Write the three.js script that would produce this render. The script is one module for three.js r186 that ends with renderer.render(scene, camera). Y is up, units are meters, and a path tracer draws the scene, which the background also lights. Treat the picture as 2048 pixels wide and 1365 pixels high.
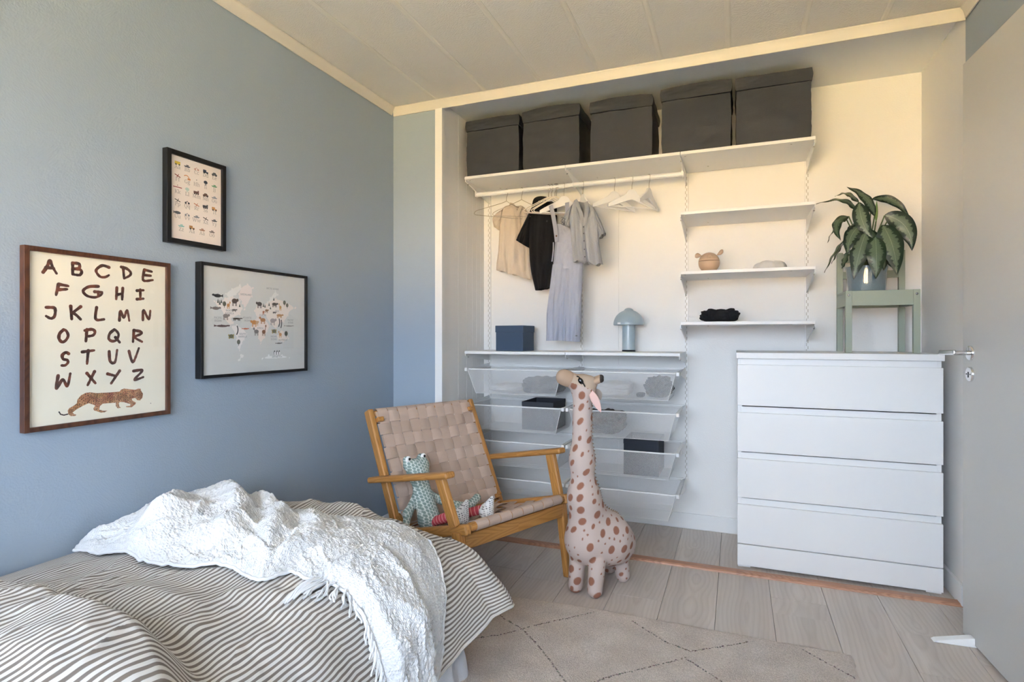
import * as THREE from 'three';
import { RoundedBoxGeometry } from 'three/addons/geometries/RoundedBoxGeometry.js';
import { mergeGeometries } from 'three/addons/utils/BufferGeometryUtils.js';
import { createNoise3D } from 'simplex-noise';

// ------------------------------------------------------------------ camera, sky, sun, exposure
const scene = new THREE.Scene();
const camera = new THREE.PerspectiveCamera(2 * Math.atan(682.5 / 1131) * 180 / Math.PI, 2048 / 1365, 0.05, 400);
camera.position.set(0, 1.073, 0);
camera.rotation.y = 21.65 * Math.PI / 180;
camera.setViewOffset(2048, 1365, 0, 8.5, 2048, 1365);            // lens shifted a little, verticals stay upright
const renderer = new THREE.WebGLRenderer({ antialias: true });
renderer.shadowMap.enabled = true;
renderer.toneMapping = THREE.LinearToneMapping;
renderer.toneMappingExposure = 4.0;
{ // a bright hazy day: whitish at the horizon, soft blue overhead
  const W = 64, H = 64, d = new Float32Array(W * H * 4);
  for (let y = 0; y < H; y++) for (let x = 0; x < W; x++) {
    const e = ((y + .5) / H - .5) * 180, k = Math.min(1, Math.max(0, e) / 60), o = (y * W + x) * 4;
    d[o] = 4.25 - 1.6 * k; d[o + 1] = 4.9 - 1.7 * k; d[o + 2] = 5.9 - 1.7 * k; d[o + 3] = 1;
    if (e < 0) { d[o] = 1.2; d[o + 1] = 0.9; d[o + 2] = 0.6; }
  }
  const t = new THREE.DataTexture(d, W, H, THREE.RGBAFormat, THREE.FloatType);
  t.mapping = THREE.EquirectangularReflectionMapping; t.magFilter = THREE.LinearFilter; t.needsUpdate = true;
  scene.background = t;
}
const sun = new THREE.DirectionalLight(new THREE.Color(1, .87, .68), 76);
sun.position.set(-14, 17, -16); sun.target.position.set(0, 0, 8);   // stands behind the house and lights the unseen house front opposite the window
sun.castShadow = true;
Object.assign(sun.shadow.camera, { left: -30, right: 30, top: 30, bottom: -30, far: 90 });
scene.add(sun, sun.target);

// ------------------------------------------------------------------ helpers
const V = (x, y, rz) => new THREE.Vector3(x, y, -rz);              // x right, y up, rz metres ahead of the camera
const rng = (s) => () => { s |= 0; s = s + 0x6D2B79F5 | 0; let t = Math.imul(s ^ s >>> 15, 1 | s); t = t + Math.imul(t ^ t >>> 7, 61 | t) ^ t; return ((t ^ t >>> 14) >>> 0) / 4294967296; };
const N3 = createNoise3D(rng(7)), clamp = (x, a = 0, b = 1) => Math.min(b, Math.max(a, x)), lerp = (a, b, t) => a + (b - a) * t;
const sst = (a, b, x) => { const t = clamp((x - a) / (b - a)); return t * t * (3 - 2 * t); };
const fbm = (x, y, z = 0, n = 4) => { let s = 0, a = .5; for (let i = 0; i < n; i++) { s += a * N3(x, y, z); x *= 2.03; y *= 2.03; z *= 2.03; a *= .5; } return s; };
const taken = {};
function numbered(n) { const k = taken[n] = (taken[n] ?? -1) + 1; return k ? `${n}_${String(k).padStart(3, '0')}` : n; }
function thing(name, label, category, pos = [0, 0, 0], turn = 0, group) {
  const o = new THREE.Group(); o.name = numbered(name); scene.add(o);
  o.position.set(pos[0], pos[1], -pos[2]); o.rotation.y = turn; o.userData = { label, category };
  if (group) o.userData.group = group;
  return o;
}
function part(name, geo, material, parent, label) {
  const o = new THREE.Mesh(Array.isArray(geo) ? merge(geo) : geo, material);
  o.name = numbered(name); parent.add(o); if (label) o.userData.label = label;
  return o;
}
function struct(name, geo, material) { const o = geo ? part(name, geo, material, scene) : new THREE.Group(); if (!geo) { o.name = numbered(name); scene.add(o); } o.userData.kind = 'structure'; return o; }
function one(name, label, category, geo, material, group) { const o = part(name, geo, material, scene); o.userData = { label, category }; if (group) o.userData.group = group; return o; }
function clean(g) {
  g = g.index ? g.toNonIndexed() : g;
  for (const k of Object.keys(g.attributes)) if (!['position', 'normal', 'uv'].includes(k)) g.deleteAttribute(k);
  if (!g.attributes.uv) g.setAttribute('uv', new THREE.BufferAttribute(new Float32Array(g.attributes.position.count * 2), 2));
  g.morphAttributes = {}; return g;
}
function merge(list) { return list.length === 1 ? list[0] : mergeGeometries(list.map(clean)); }
function uvBox(g, s = 1, ox = 0, oy = 0, swap = false) {             // metre uv from the dominant axis of the normal
  const p = g.attributes.position, n = g.attributes.normal, uv = new Float32Array(p.count * 2);
  for (let i = 0; i < p.count; i++) {
    const ax = Math.abs(n.getX(i)), ay = Math.abs(n.getY(i)), az = Math.abs(n.getZ(i)); let u, v;
    if (ay >= ax && ay >= az) { u = p.getX(i); v = p.getZ(i); } else if (ax >= az) { u = p.getZ(i); v = p.getY(i); } else { u = p.getX(i); v = p.getY(i); }
    if (swap) [u, v] = [v, u];
    uv[2 * i] = u * s + ox; uv[2 * i + 1] = v * s + oy;
  }
  g.setAttribute('uv', new THREE.BufferAttribute(uv, 2)); return g;
}
// box from corner to corner, rz ahead of the camera counted positive
function bx(x0, x1, y0, y1, z0, z1, r = 0) {
  const w = x1 - x0, h = y1 - y0, d = Math.abs(z1 - z0), g = r ? new RoundedBoxGeometry(w, h, d, 2, Math.min(r, w / 2.01, h / 2.01, d / 2.01)) : new THREE.BoxGeometry(w, h, d);
  g.translate((x0 + x1) / 2, (y0 + y1) / 2, -(z0 + z1) / 2); return uvBox(g);
}
function lbox(w, h, d, x = 0, y = 0, z = 0, r = 0) { const g = r ? new RoundedBoxGeometry(w, h, d, 2, Math.min(r, w / 2.01, h / 2.01, d / 2.01)) : new THREE.BoxGeometry(w, h, d); uvBox(g); g.translate(x, y, z); return g; }
function bar(a, b, w, h, up = new THREE.Vector3(0, 1, 0), r = .004, w2, h2) {    // beam from a to b, w across, h along up; may taper to w2 x h2
  const L = a.distanceTo(b), g = new RoundedBoxGeometry(w, L, h, 2, Math.min(r, w / 2.1, h / 2.1)); uvBox(g);
  if (w2) { const p = g.attributes.position; for (let i = 0; i < p.count; i++) { const t = p.getY(i) / L + .5; p.setX(i, p.getX(i) * lerp(1, w2 / w, t)); p.setZ(i, p.getZ(i) * lerp(1, h2 / h, t)); } g.computeVertexNormals(); }
  const y = b.clone().sub(a).normalize(), x = y.clone().cross(up).normalize(), z = x.clone().cross(y);
  g.applyMatrix4(new THREE.Matrix4().makeBasis(x, y, z).setPosition(a.clone().add(b).multiplyScalar(.5))); return g;
}
function cyl(a, b, r, r2 = r, seg = 12) {
  const g = new THREE.CylinderGeometry(r2, r, a.distanceTo(b), seg), y = b.clone().sub(a).normalize();
  g.applyQuaternion(new THREE.Quaternion().setFromUnitVectors(new THREE.Vector3(0, 1, 0), y)).translate(...a.clone().add(b).multiplyScalar(.5).toArray()); return g;
}
function wire(pts, r, seg = 0, rad = 6, closed = false, tension = .5) {
  return new THREE.TubeGeometry(new THREE.CatmullRomCurve3(pts, closed, 'catmullrom', tension), seg || pts.length * 5, r, rad, closed);
}
function poly(pts, r, rad = 6) { const l = []; for (let i = 0; i + 1 < pts.length; i++) { l.push(cyl(pts[i], pts[i + 1], r, r, rad)); if (i) l.push(new THREE.SphereGeometry(r, rad, 4).translate(...pts[i].toArray())); } return merge(l); }
function lathe(profile, seg = 40) { return new THREE.LatheGeometry(profile.map(([r, y]) => new THREE.Vector2(r, y)), seg); }
function grid(nu, nv, f, closeU = false) {                        // f(i/nu, j/nv) -> {p, uv}
  const pos = [], uv = [], idx = [];
  for (let j = 0; j <= nv; j++) for (let i = 0; i <= nu; i++) { const r = f(i / nu, j / nv); pos.push(r[0], r[1], r[2]); uv.push(r[3] ?? i / nu, r[4] ?? j / nv); }
  for (let j = 0; j < nv; j++) for (let i = 0; i < nu; i++) { const a = j * (nu + 1) + i, b = a + 1, c = a + nu + 1, d = c + 1; idx.push(a, b, c, b, d, c); }
  const g = new THREE.BufferGeometry(); g.setAttribute('position', new THREE.Float32BufferAttribute(pos, 3)); g.setAttribute('uv', new THREE.Float32BufferAttribute(uv, 2)); g.setIndex(idx); g.computeVertexNormals();
  if (closeU) { const n = g.attributes.normal; for (let j = 0; j <= nv; j++) { const a = j * (nu + 1), b = a + nu, v = new THREE.Vector3(n.getX(a) + n.getX(b), n.getY(a) + n.getY(b), n.getZ(a) + n.getZ(b)).normalize(); n.setXYZ(a, v.x, v.y, v.z); n.setXYZ(b, v.x, v.y, v.z); } }
  return g;
}
function cr(list, t) {                                            // Catmull-Rom through rows of numbers, t in 0..1
  const n = list.length - 1, s = clamp(t) * n, i = Math.min(n - 1, Math.floor(s)), f = s - i, a = list[Math.max(0, i - 1)], b = list[i], c = list[i + 1], d = list[Math.min(n, i + 2)];
  return b.map((_, k) => .5 * (2 * b[k] + (c[k] - a[k]) * f + (2 * a[k] - 5 * b[k] + 4 * c[k] - d[k]) * f * f + (3 * b[k] - a[k] - 3 * c[k] + d[k]) * f * f * f));
}
// surface nets: a closed mesh of the zero level of f(x, y, z) over a box
function nets(f, lo, hi, cell, colour) {
  const n = [0, 1, 2].map((k) => Math.ceil((hi[k] - lo[k]) / cell) + 1), val = new Float32Array(n[0] * n[1] * n[2]), at = (i, j, k) => (k * n[1] + j) * n[0] + i;
  for (let k = 0; k < n[2]; k++) for (let j = 0; j < n[1]; j++) for (let i = 0; i < n[0]; i++) val[at(i, j, k)] = f(lo[0] + i * cell, lo[1] + j * cell, lo[2] + k * cell);
  const id = new Int32Array(val.length).fill(-1), pos = [], idx = [];
  const C = [[0, 0, 0], [1, 0, 0], [0, 1, 0], [1, 1, 0], [0, 0, 1], [1, 0, 1], [0, 1, 1], [1, 1, 1]], E = [[0, 1], [2, 3], [4, 5], [6, 7], [0, 2], [1, 3], [4, 6], [5, 7], [0, 4], [1, 5], [2, 6], [3, 7]];
  for (let k = 0; k + 1 < n[2]; k++) for (let j = 0; j + 1 < n[1]; j++) for (let i = 0; i + 1 < n[0]; i++) {
    const v = C.map((c) => val[at(i + c[0], j + c[1], k + c[2])]), neg = v.filter((x) => x < 0).length;
    if (!neg || neg === 8) continue;
    let s = [0, 0, 0], m = 0;
    for (const [a, b] of E) if (v[a] < 0 !== v[b] < 0) { const t = v[a] / (v[a] - v[b]); for (let q = 0; q < 3; q++) s[q] += C[a][q] + (C[b][q] - C[a][q]) * t; m++; }
    id[at(i, j, k)] = pos.length / 3; pos.push(lo[0] + (i + s[0] / m) * cell, lo[1] + (j + s[1] / m) * cell, lo[2] + (k + s[2] / m) * cell);
  }
  const quad = (a, b, c, d, flip) => { if (a < 0 || b < 0 || c < 0 || d < 0) return; flip ? idx.push(a, c, b, b, c, d) : idx.push(a, b, c, b, d, c); };
  for (let k = 1; k + 1 < n[2]; k++) for (let j = 1; j + 1 < n[1]; j++) for (let i = 1; i + 1 < n[0]; i++) {
    const v = val[at(i, j, k)] < 0, I = (a, b, c) => id[at(i + a, j + b, k + c)];
    if (v !== val[at(i + 1, j, k)] < 0) quad(I(0, -1, -1), I(0, 0, -1), I(0, -1, 0), I(0, 0, 0), !v);
    if (v !== val[at(i, j + 1, k)] < 0) quad(I(-1, 0, -1), I(0, 0, -1), I(-1, 0, 0), I(0, 0, 0), v);
    if (v !== val[at(i, j, k + 1)] < 0) quad(I(-1, -1, 0), I(0, -1, 0), I(-1, 0, 0), I(0, 0, 0), !v);
  }
  const g = new THREE.BufferGeometry(); g.setAttribute('position', new THREE.Float32BufferAttribute(pos, 3)); g.setIndex(idx);
  const nor = new Float32Array(pos.length), e = cell * .6;
  for (let i = 0; i < pos.length; i += 3) { const [x, y, z] = [pos[i], pos[i + 1], pos[i + 2]], v = new THREE.Vector3(f(x + e, y, z) - f(x - e, y, z), f(x, y + e, z) - f(x, y - e, z), f(x, y, z + e) - f(x, y, z - e)).normalize(); nor[i] = v.x; nor[i + 1] = v.y; nor[i + 2] = v.z; }
  g.setAttribute('normal', new THREE.BufferAttribute(nor, 3));
  if (colour) { const c = []; for (let i = 0; i < pos.length; i += 3) c.push(...colour(pos[i], pos[i + 1], pos[i + 2])); g.setAttribute('color', new THREE.Float32BufferAttribute(c, 3)); }
  return g;
}
// distance to a tapered capsule, in the scene's own axes
function capsule(a, b, ra, rb) {
  const d = b.clone().sub(a), L = d.lengthSq();
  return (x, y, z) => { const px = x - a.x, py = y - a.y, pz = z - a.z, t = L ? clamp((px * d.x + py * d.y + pz * d.z) / L) : 0; return Math.hypot(px - d.x * t, py - d.y * t, pz - d.z * t) - lerp(ra, rb, t); };
}
const smin = (a, b, k) => { const h = Math.max(k - Math.abs(a - b), 0) / k; return Math.min(a, b) - h * h * k * .25; };
const blend = (list, k) => (x, y, z) => { let d = 1e3; for (const f of list) d = smin(d, f(x, y, z), k); return d; };

// ------------------------------------------------------------------ textures and materials
function tex(w, h, f, srgb = true, rx = 1, ry = 1) {
  const d = new Uint8Array(w * h * 4);
  for (let y = 0; y < h; y++) for (let x = 0; x < w; x++) { const c = f((x + .5) / w, (y + .5) / h, x, y), o = (y * w + x) * 4; if (typeof c === 'number') d[o] = d[o + 1] = d[o + 2] = clamp(c) * 255; else for (let k = 0; k < 3; k++) d[o + k] = clamp(c[k]) * 255; d[o + 3] = 255; }
  const t = new THREE.DataTexture(d, w, h); t.magFilter = t.minFilter = THREE.LinearFilter; t.wrapS = t.wrapT = THREE.RepeatWrapping; if (srgb) t.colorSpace = THREE.SRGBColorSpace; t.repeat.set(rx, ry); t.needsUpdate = true; return t;
}
// noise that repeats over the unit square
const tile = (u, v, fx, fy, z = 0) => { const a = u * 2 * Math.PI, b = v * 2 * Math.PI, R = fx / 6.283, Q = fy / 6.283; return N3(Math.cos(a) * R + 31.7 * z, Math.sin(a) * R + Math.cos(b) * Q * 1.0, Math.sin(b) * Q + z * 17.3); };
const mixc = (a, b, t) => a.map((x, k) => lerp(x, b[k], t)), hexc = (h) => [(h >> 16 & 255) / 255, (h >> 8 & 255) / 255, (h & 255) / 255];
const M = (color, roughness = .6, o = {}) => new THREE.MeshPhysicalMaterial({ color, roughness, ...o });
const T = {
  paint: tex(256, 256, (u, v) => .5 + .5 * (.6 * tile(u, v, 40, 40) + .4 * tile(u, v, 90, 90, 3)), false, 3, 3),
  ceiling: tex(512, 512, (u, v) => .5 + .5 * (.55 * tile(u, v, 26, 70, 1) + .45 * tile(u, v, 60, 150, 2)), false, 3, 3),
  weave: tex(128, 128, (u, v) => .5 + .25 * Math.sin(u * 6.2832 * 24) * Math.sin(v * 6.2832 * 24) + .25 * tile(u, v, 30, 30, 5), false, 12, 12),
  cloth: tex(256, 256, (u, v) => .5 + .5 * (.5 * tile(u, v, 14, 14, 4) + .5 * tile(u, v, 120, 30, 6)), false, 6, 6),
};
function woodTex(w, h, light, dark, seed, wid, len, rings, contrast) {   // a plain-sawn board: growth rings cut lengthwise
  const r = rng(seed), xc = (r() - .5) * wid * 1.4, ph = r() * 50;
  return tex(w, h, (u, v) => {
    const x = (u - .5) * wid - xc - .03 * N3(ph, v * len * 1.1, 1), y = v * len, depth = .035 + .05 * N3(ph + 9, y * .9, 0) + .02 * N3(ph, y * 3, u * .6), R = Math.hypot(x * 1.0, depth) * rings + .35 * N3(u * 2 + ph, y * 2.2, 5);
    const s = R - Math.floor(R), ring = s < .75 ? Math.pow(s / .75, 2.2) : 1 - (s - .75) / .25;
    const fib = .5 + .5 * N3(u * wid * 900, y * 9, ph), t = clamp(ring * contrast + fib * .18 + .16 * N3(u * 3, y * .8, ph + 3) + .08);
    return mixc(light, dark, t);
  });
}
const floorTex = [0, 1, 2, 3].map((k) => woodTex(192, 1024, hexc([0xd3c7bc, 0xd0c4b9, 0xd5cabf, 0xcdc1b6][k]), hexc(0xa8998c), 11 + k * 5, .205, 1.3, 64, .22));
const oakTex = [0, 1].map((k) => woodTex(128, 512, hexc(0xc48e4e), hexc(0x93602c), 40 + k, .09, .6, 120, .5));
const oak = oakTex.map((map) => M(0xffffff, .42, { map }));
for (const t of oakTex) t.repeat.set(8, 1.6);
const white = M(0xeeeeec, .45), whiteGloss = M(0xf1f1ef, .32), whiteMetal = M(0xf0f0ee, .35), steel = M(0xb9b9b6, .25, { metalness: 1 }), chrome = M(0xdedede, .12, { metalness: 1 });
const wallWhite = M(0xf0efec, .7, { bumpMap: T.paint, bumpScale: .0004 }), wallBlue = M(0x9eacba, .55, { bumpMap: T.paint, bumpScale: .0006 });
const fabric = (c, o = {}) => M(c, .95, { side: THREE.DoubleSide, bumpMap: T.cloth, bumpScale: .0012, ...o });
// ------------------------------------------------------------------ the room (structure)
const XL = -1.813, XR = .842, ZB = 3.312, ZS = 2.74, ZR = -1.0, CEIL = 2.37;
{
  const floor = struct('floor'), r = rng(3), W = .2055, mats = floorTex.map((map) => M(0xffffff, .38, { map }));
  part('subfloor', bx(XL - .2, XR + .2, -.12, -.009, ZR - .2, ZB + .2), M(0x6b625a, .9), floor);
  const plank = (x0, x1, z0, z1, k) => {
    const g = new RoundedBoxGeometry(x1 - x0 - .0012, .009, z1 - z0 - .0012, 1, .0012), p = g.attributes.position, n = g.attributes.normal, uv = g.attributes.uv, oy = r();
    for (let i = 0; i < p.count; i++) uv.setXY(i, p.getX(i) / W + .5, (p.getZ(i)) / 1.3 + oy);
    g.translate((x0 + x1) / 2, -.0045, -(z0 + z1) / 2); part('plank', g, mats[k % 4], floor);
  };
  for (let i = -9; i < 5; i++) {
    const x0 = Math.max(XL - .01, -.075 + i * W), x1 = Math.min(XR + .01, -.075 + (i + 1) * W); if (x1 <= x0) continue;
    let z = ZR - .05 - r() * 1.0, k = Math.floor(r() * 4);
    while (z < ZS + .01) { const z1 = Math.min(z + 1.3, ZS + .02); plank(x0, x1, Math.max(z, ZR - .05), z1, k++); z = z1; if (z > ZS) break; }
    plank(x0 + .03 > XR ? x0 : x0, x1, ZS + .045, ZB, k + 1);
  }
  // oak threshold where the closet's sliding doors once ran
  const s = new THREE.Shape([[0, 0], [.058, 0], [.056, .007], [.046, .011], [.012, .011], [.002, .007]].map((p) => new THREE.Vector2(...p)));
  const g = new THREE.ExtrudeGeometry(s, { depth: 2.34, bevelEnabled: false }); g.rotateY(Math.PI / 2); g.translate(-1.5, 0, -ZS + .001);
  const strip = woodTex(64, 512, hexc(0xc9987a), hexc(0x8f5f45), 77, .06, 1, 160, .5); strip.repeat.set(16, 1);
  struct('trim_1', uvBox(g, 1, 0, 0, true), M(0xffffff, .45, { map: strip }));
}
{
  struct('wall_left', bx(XL - .12, XL, -.1, CEIL + .1, ZR - .12, ZS + .1), wallBlue);
  const stub = struct('wall_front'); part('wall_panel', bx(XL - .001, -1.515, 0, CEIL + .02, ZS, ZS + .02), wallBlue, stub);
  // closet lining: boards with fine joints
  const cl = struct('wall_closet'), back = struct('wall_back'), cz = [2.76, 2.95, 3.06, 3.14, 3.2, 3.26, ZB + .02];
  part('core', bx(XL - .1, -1.523, 0, CEIL + .02, ZS + .02, ZB + .12), wallWhite, cl);
  for (let i = 0; i + 1 < cz.length; i++) part('board', bx(-1.522, -1.508, 0, CEIL, cz[i] + .0008, cz[i + 1] - .0008, .002), wallWhite, cl);
  part('core', bx(-1.6, XR + .12, -.1, CEIL + .1, ZB + .014, ZB + .12), wallWhite, back);
  const bxs = [-1.51, -.642, XR + .005];
  for (let i = 0; i + 1 < bxs.length; i++) part('board', bx(bxs[i] + .0002, bxs[i + 1] - .0002, 0, CEIL, ZB, ZB + .0135, .001), wallWhite, back);
  const rt = struct('wall_right');
  part('wall_panel', bx(XR, XR + .12, -.1, CEIL + .1, ZS, ZB + .12), wallWhite, rt);
  part('wall_panel', bx(XR, XR + .12, -.1, CEIL + .1, ZR - .12, ZS), wallBlue, rt);
  // vertical closing strip at the closet's edge
  struct('trim_2', bx(-1.538, -1.494, 0, 2.325, ZS - .012, ZS + .004, .002), white);
  struct('trim_3', bx(-1.506, -1.496, 0, 2.325, ZS + .004, ZS + .03, .002), white);
  // rear wall, out of view, its window placed to light the room
  const rear = struct('wall_rear'), wx0 = -1.45, wx1 = .40, wy0 = .80, wy1 = 2.05;
  for (const b of [[XL - .12, wx0, -.1, CEIL + .1], [wx1, XR + .12, -.1, CEIL + .1], [wx0, wx1, -.1, wy0], [wx0, wx1, wy1, CEIL + .1]]) part('wall_panel', bx(...b, ZR - .12, ZR), wallBlue, rear);
  const win = struct('unseen_window_1'), z0 = ZR - .09, z1 = ZR - .04, mid = (wx0 + wx1) / 2;
  for (const b of [[wx0, wx0 + .06, wy0, wy1], [wx1 - .06, wx1, wy0, wy1], [mid - .05, mid + .05, wy0, wy1], [wx0, wx1, wy0, wy0 + .06], [wx0, wx1, wy1 - .06, wy1]]) part('window_frame', bx(...b, z0, z1, .004), whiteGloss, win);
  const glass = M(0xffffff, 0, { transmission: 1, thickness: 0, ior: 1.45 });
  for (const [a, b] of [[wx0 + .06, mid - .05], [mid + .05, wx1 - .06]]) part('pane', bx(a, b, wy0 + .06, wy1 - .06, ZR - .066, ZR - .064), glass, win);
  part('sill', bx(wx0 - .04, wx1 + .04, wy0 - .03, wy0 - .001, ZR - .03, ZR + .14, .006), whiteGloss, win);
  struct('baseboard_back', bx(-1.508, XR, 0, .085, ZB - .014, ZB, .003), white);
  struct('baseboard_right', bx(XR - .014, XR, 0, .085, ZS + .0, ZB - .014, .003), white);
  struct('baseboard_left', bx(XL, XL + .014, 0, .085, ZR, ZS, .003), white);
  struct('baseboard_front', bx(XL + .014, -1.538, 0, .085, ZS - .014, ZS, .003), white);
}
{ // ceiling: textured boards between raised joint strips
  const c = struct('ceiling'), xs = [-1.833, -1.533, -1.234, -.93, -.627, -.33, -.034, .264, .56, .86], bm = M(0xe6e1da, .8, { bumpMap: T.ceiling, bumpScale: .0022 }), sm = M(0xe6e0d6, .5);
  part('slab', bx(XL - .12, XR + .12, CEIL + .02, CEIL + .12, ZR - .12, ZB + .12), bm, c);
  for (let i = 0; i + 1 < xs.length; i++) {
    part('ceiling_board', bx(xs[i] + .001, xs[i + 1] - .001, CEIL + .002, CEIL + .02, ZR - .02, ZS + .02), bm, c);
    if (i) { const s = new THREE.Shape([[-.013, .004], [-.012, 0], [-.006, -.002], [.006, -.002], [.012, 0], [.013, .004]].map((p) => new THREE.Vector2(...p))), g = new THREE.ExtrudeGeometry(s, { depth: ZS - ZR, bevelEnabled: false }); g.translate(xs[i], CEIL + .001, -ZS + .012); part('joint_strip', g, sm, c); }
  }
  part('closet_board', bx(-1.6, XR + .01, CEIL, CEIL + .02, ZS + .02, ZB + .02), wallWhite, c);
  const cove = (len) => { const s = new THREE.Shape(); s.moveTo(0, 0); s.lineTo(.004, -.0475); s.lineTo(.0085, -.0465); s.quadraticCurveTo(.012, -.02, .0225, -.006); s.lineTo(.0235, 0); s.lineTo(0, .004); return new THREE.ExtrudeGeometry(s, { depth: len, bevelEnabled: false, curveSegments: 8 }); };
  const g1 = cove(XR - XL - .006); g1.rotateY(Math.PI / 2); g1.scale(1, 1, -1); flipIfNeeded(g1, true); g1.translate(XL + .004, CEIL, -ZS - .001);
  struct('trim_4', g1, M(0xdcd6cc, .45));
  const g2 = cove(ZS - ZR - .03); g2.translate(XL, CEIL, -ZS + .024); struct('trim_5', g2, M(0xdcd6cc, .45));
  const g3 = cove(ZS - ZR - .03); { const q = g3.attributes.position; for (let i = 0; i < q.count; i++) q.setX(i, -q.getX(i)); flipIfNeeded(g3, true); } g3.translate(XR, CEIL, -ZS + .024); struct('trim_6', g3, M(0xdcd6cc, .45));
}
function flipIfNeeded(g, force) {
  if (g.index) { const a = g.index.array; if (force) for (let i = 0; i < a.length; i += 3) [a[i], a[i + 1]] = [a[i + 1], a[i]]; }
  else if (force) for (const k of ['position', 'uv']) { const A = g.attributes[k], s = A.itemSize, t = A.array; for (let i = 0; i < A.count; i += 3) for (let c = 0; c < s; c++) { const q = t[i * s + c]; t[i * s + c] = t[(i + 1) * s + c]; t[(i + 1) * s + c] = q; } }
  g.computeVertexNormals();
}
{ // outside, unseen: street below, ochre house front placed to warm the upper walls
  const g = new THREE.PlaneGeometry(160, 160); g.rotateX(-Math.PI / 2); g.translate(0, -3.2, 60);
  struct('unseen_ground', g, M(new THREE.Color(.20, .185, .16), .95));
  const h = struct('unseen_wall_outside'), ochre = M(new THREE.Color(.65, .50, .275), .9);
  part('unseen_facade', bx(-30, 30, -3.2, .25, -17, -14), ochre, h);
  struct('unseen_hedge_outside', grid(120, 24, (u, v) => { const a = v * 3.1416, x = lerp(-30, 30, u), n = .18 * N3(x * 1.3, v * 6, 1); return [x, -3.2 + (1.75 + n) * Math.pow(Math.max(0, Math.sin(a)), .4), 12.4 + n - .7 * Math.cos(a)]; }), M(new THREE.Color(.05, .075, .03), 1, { side: THREE.DoubleSide }));  // out of view, placed to keep light off the wall tops and ceiling
  part('unseen_roof', bx(-30.4, 30.4, .25, .36, -17.4, -13.8), M(new THREE.Color(.30, .14, .08), .9), h);
}
{ // door leaf folded back against the wall, hinged nearer the camera
  const d = struct('door_1'), a = Math.atan2(.022, .313), len = .82; d.position.set(.757, 0, -2.49); d.rotation.y = 0;
  const u = new THREE.Vector3(Math.sin(a), 0, Math.cos(a)), n = new THREE.Vector3(-Math.cos(a), 0, Math.sin(a)); // along the leaf towards the hinge; out of its face
  d.quaternion.setFromRotationMatrix(new THREE.Matrix4().makeBasis(u, new THREE.Vector3(0, 1, 0), u.clone().cross(new THREE.Vector3(0, 1, 0))));
  // local: x along the leaf, y up, z = x cross y
  const s = Math.sign(n.dot(u.clone().cross(new THREE.Vector3(0, 1, 0)))) || 1;
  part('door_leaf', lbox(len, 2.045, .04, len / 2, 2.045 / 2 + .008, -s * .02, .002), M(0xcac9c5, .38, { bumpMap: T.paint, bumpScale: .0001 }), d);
  const rose = (y, r) => { const g = lathe([[0, .008], [r * .86, .008], [r * .97, .006], [r, 0]], 32); g.rotateX(s * Math.PI / 2); g.translate(.062, y, 0); return g; };
  part('door_handle', [rose(1.016, .026), cyl(new THREE.Vector3(.062, 1.016, 0), new THREE.Vector3(.062, 1.016, s * .05), .008, .008, 16), bar(new THREE.Vector3(.07, 1.018, s * .05), new THREE.Vector3(-.052, 1.014, s * .052), .018, .011, new THREE.Vector3(0, 0, 1), .005)], chrome, d, 'polished chrome lever handle');
  part('keyhole_plate', rose(.942, .026), chrome, d);
  part('keyhole', [lbox(.004, .018, .002, .062, .939, s * .0085, .001), new THREE.SphereGeometry(.0035, 10, 6).scale(1, 1, .3).translate(.062, .947, s * .0085), new THREE.SphereGeometry(.0025, 8, 6).scale(1, 1, .4).translate(.076, .942, s * .0085), new THREE.SphereGeometry(.0025, 8, 6).scale(1, 1, .4).translate(.048, .942, s * .0085)], M(0x1a1a1a, .6), d);
}
// ------------------------------------------------------------------ closet system on the back wall
const RX = [-1.468, -.862, -.262, .342], ZF = 2.95;               // the four slotted rails, the shelves' front edge
{
  const spots = [['behind the beige shirt, nearest the closet corner', 1.99, .26], ['behind the grey overalls', 1.99, .26], ['beside the empty hangers', 1.99, .26], ['running down behind the white dresser', 2.0, .5]];
  RX.forEach((x, i) => {
    const t = thing('wall_rail', 'white slotted wall rail ' + spots[i][0], 'rail', [x, 0, ZB], 0, 'slotted rails of the closet system');
    const [, y1, y0] = spots[i], slot = [];
    part('channel', [lbox(.003, y1 - y0, .012, -.0095, (y0 + y1) / 2, .006), lbox(.003, y1 - y0, .012, .0095, (y0 + y1) / 2, .006), lbox(.018, y1 - y0, .0105, 0, (y0 + y1) / 2, .006)], whiteMetal, t);
    for (let y = y0 + .02; y < y1 - .02; y += .032) slot.push(lbox(.0045, .016, .0015, -.0035, y, .0118), lbox(.0045, .016, .0015, .0035, y + .016, .0118));
    part('grey_slots', slot, M(0xc9c5be, .6), t).userData.kind = 'stuff';  // punched slots drawn as grey blocks, their shade put into the colour
  });
}
function bracket(x, yb, depth, h, parent) {                        // a thin white wedge under the shelf
  const s = new THREE.Shape([[0, 0], [depth, 0], [depth, -.012], [depth * .93, -.016], [.012, -h], [0, -h]].map((p) => new THREE.Vector2(...p)));
  const g = new THREE.ExtrudeGeometry(s, { depth: .004, bevelEnabled: false }); g.rotateY(-Math.PI / 2); g.translate(x + .002, yb, -ZB + .006);
  const m = part('bracket', g, whiteMetal, parent);
  part('screw', new THREE.CylinderGeometry(.003, .003, .007, 10).rotateZ(Math.PI / 2).translate(x, yb - .02, -ZB + depth - .03), steel, m);
  return m;
}
const screwMat = M(0xcfcdc8, .4, { metalness: .6 });
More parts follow.
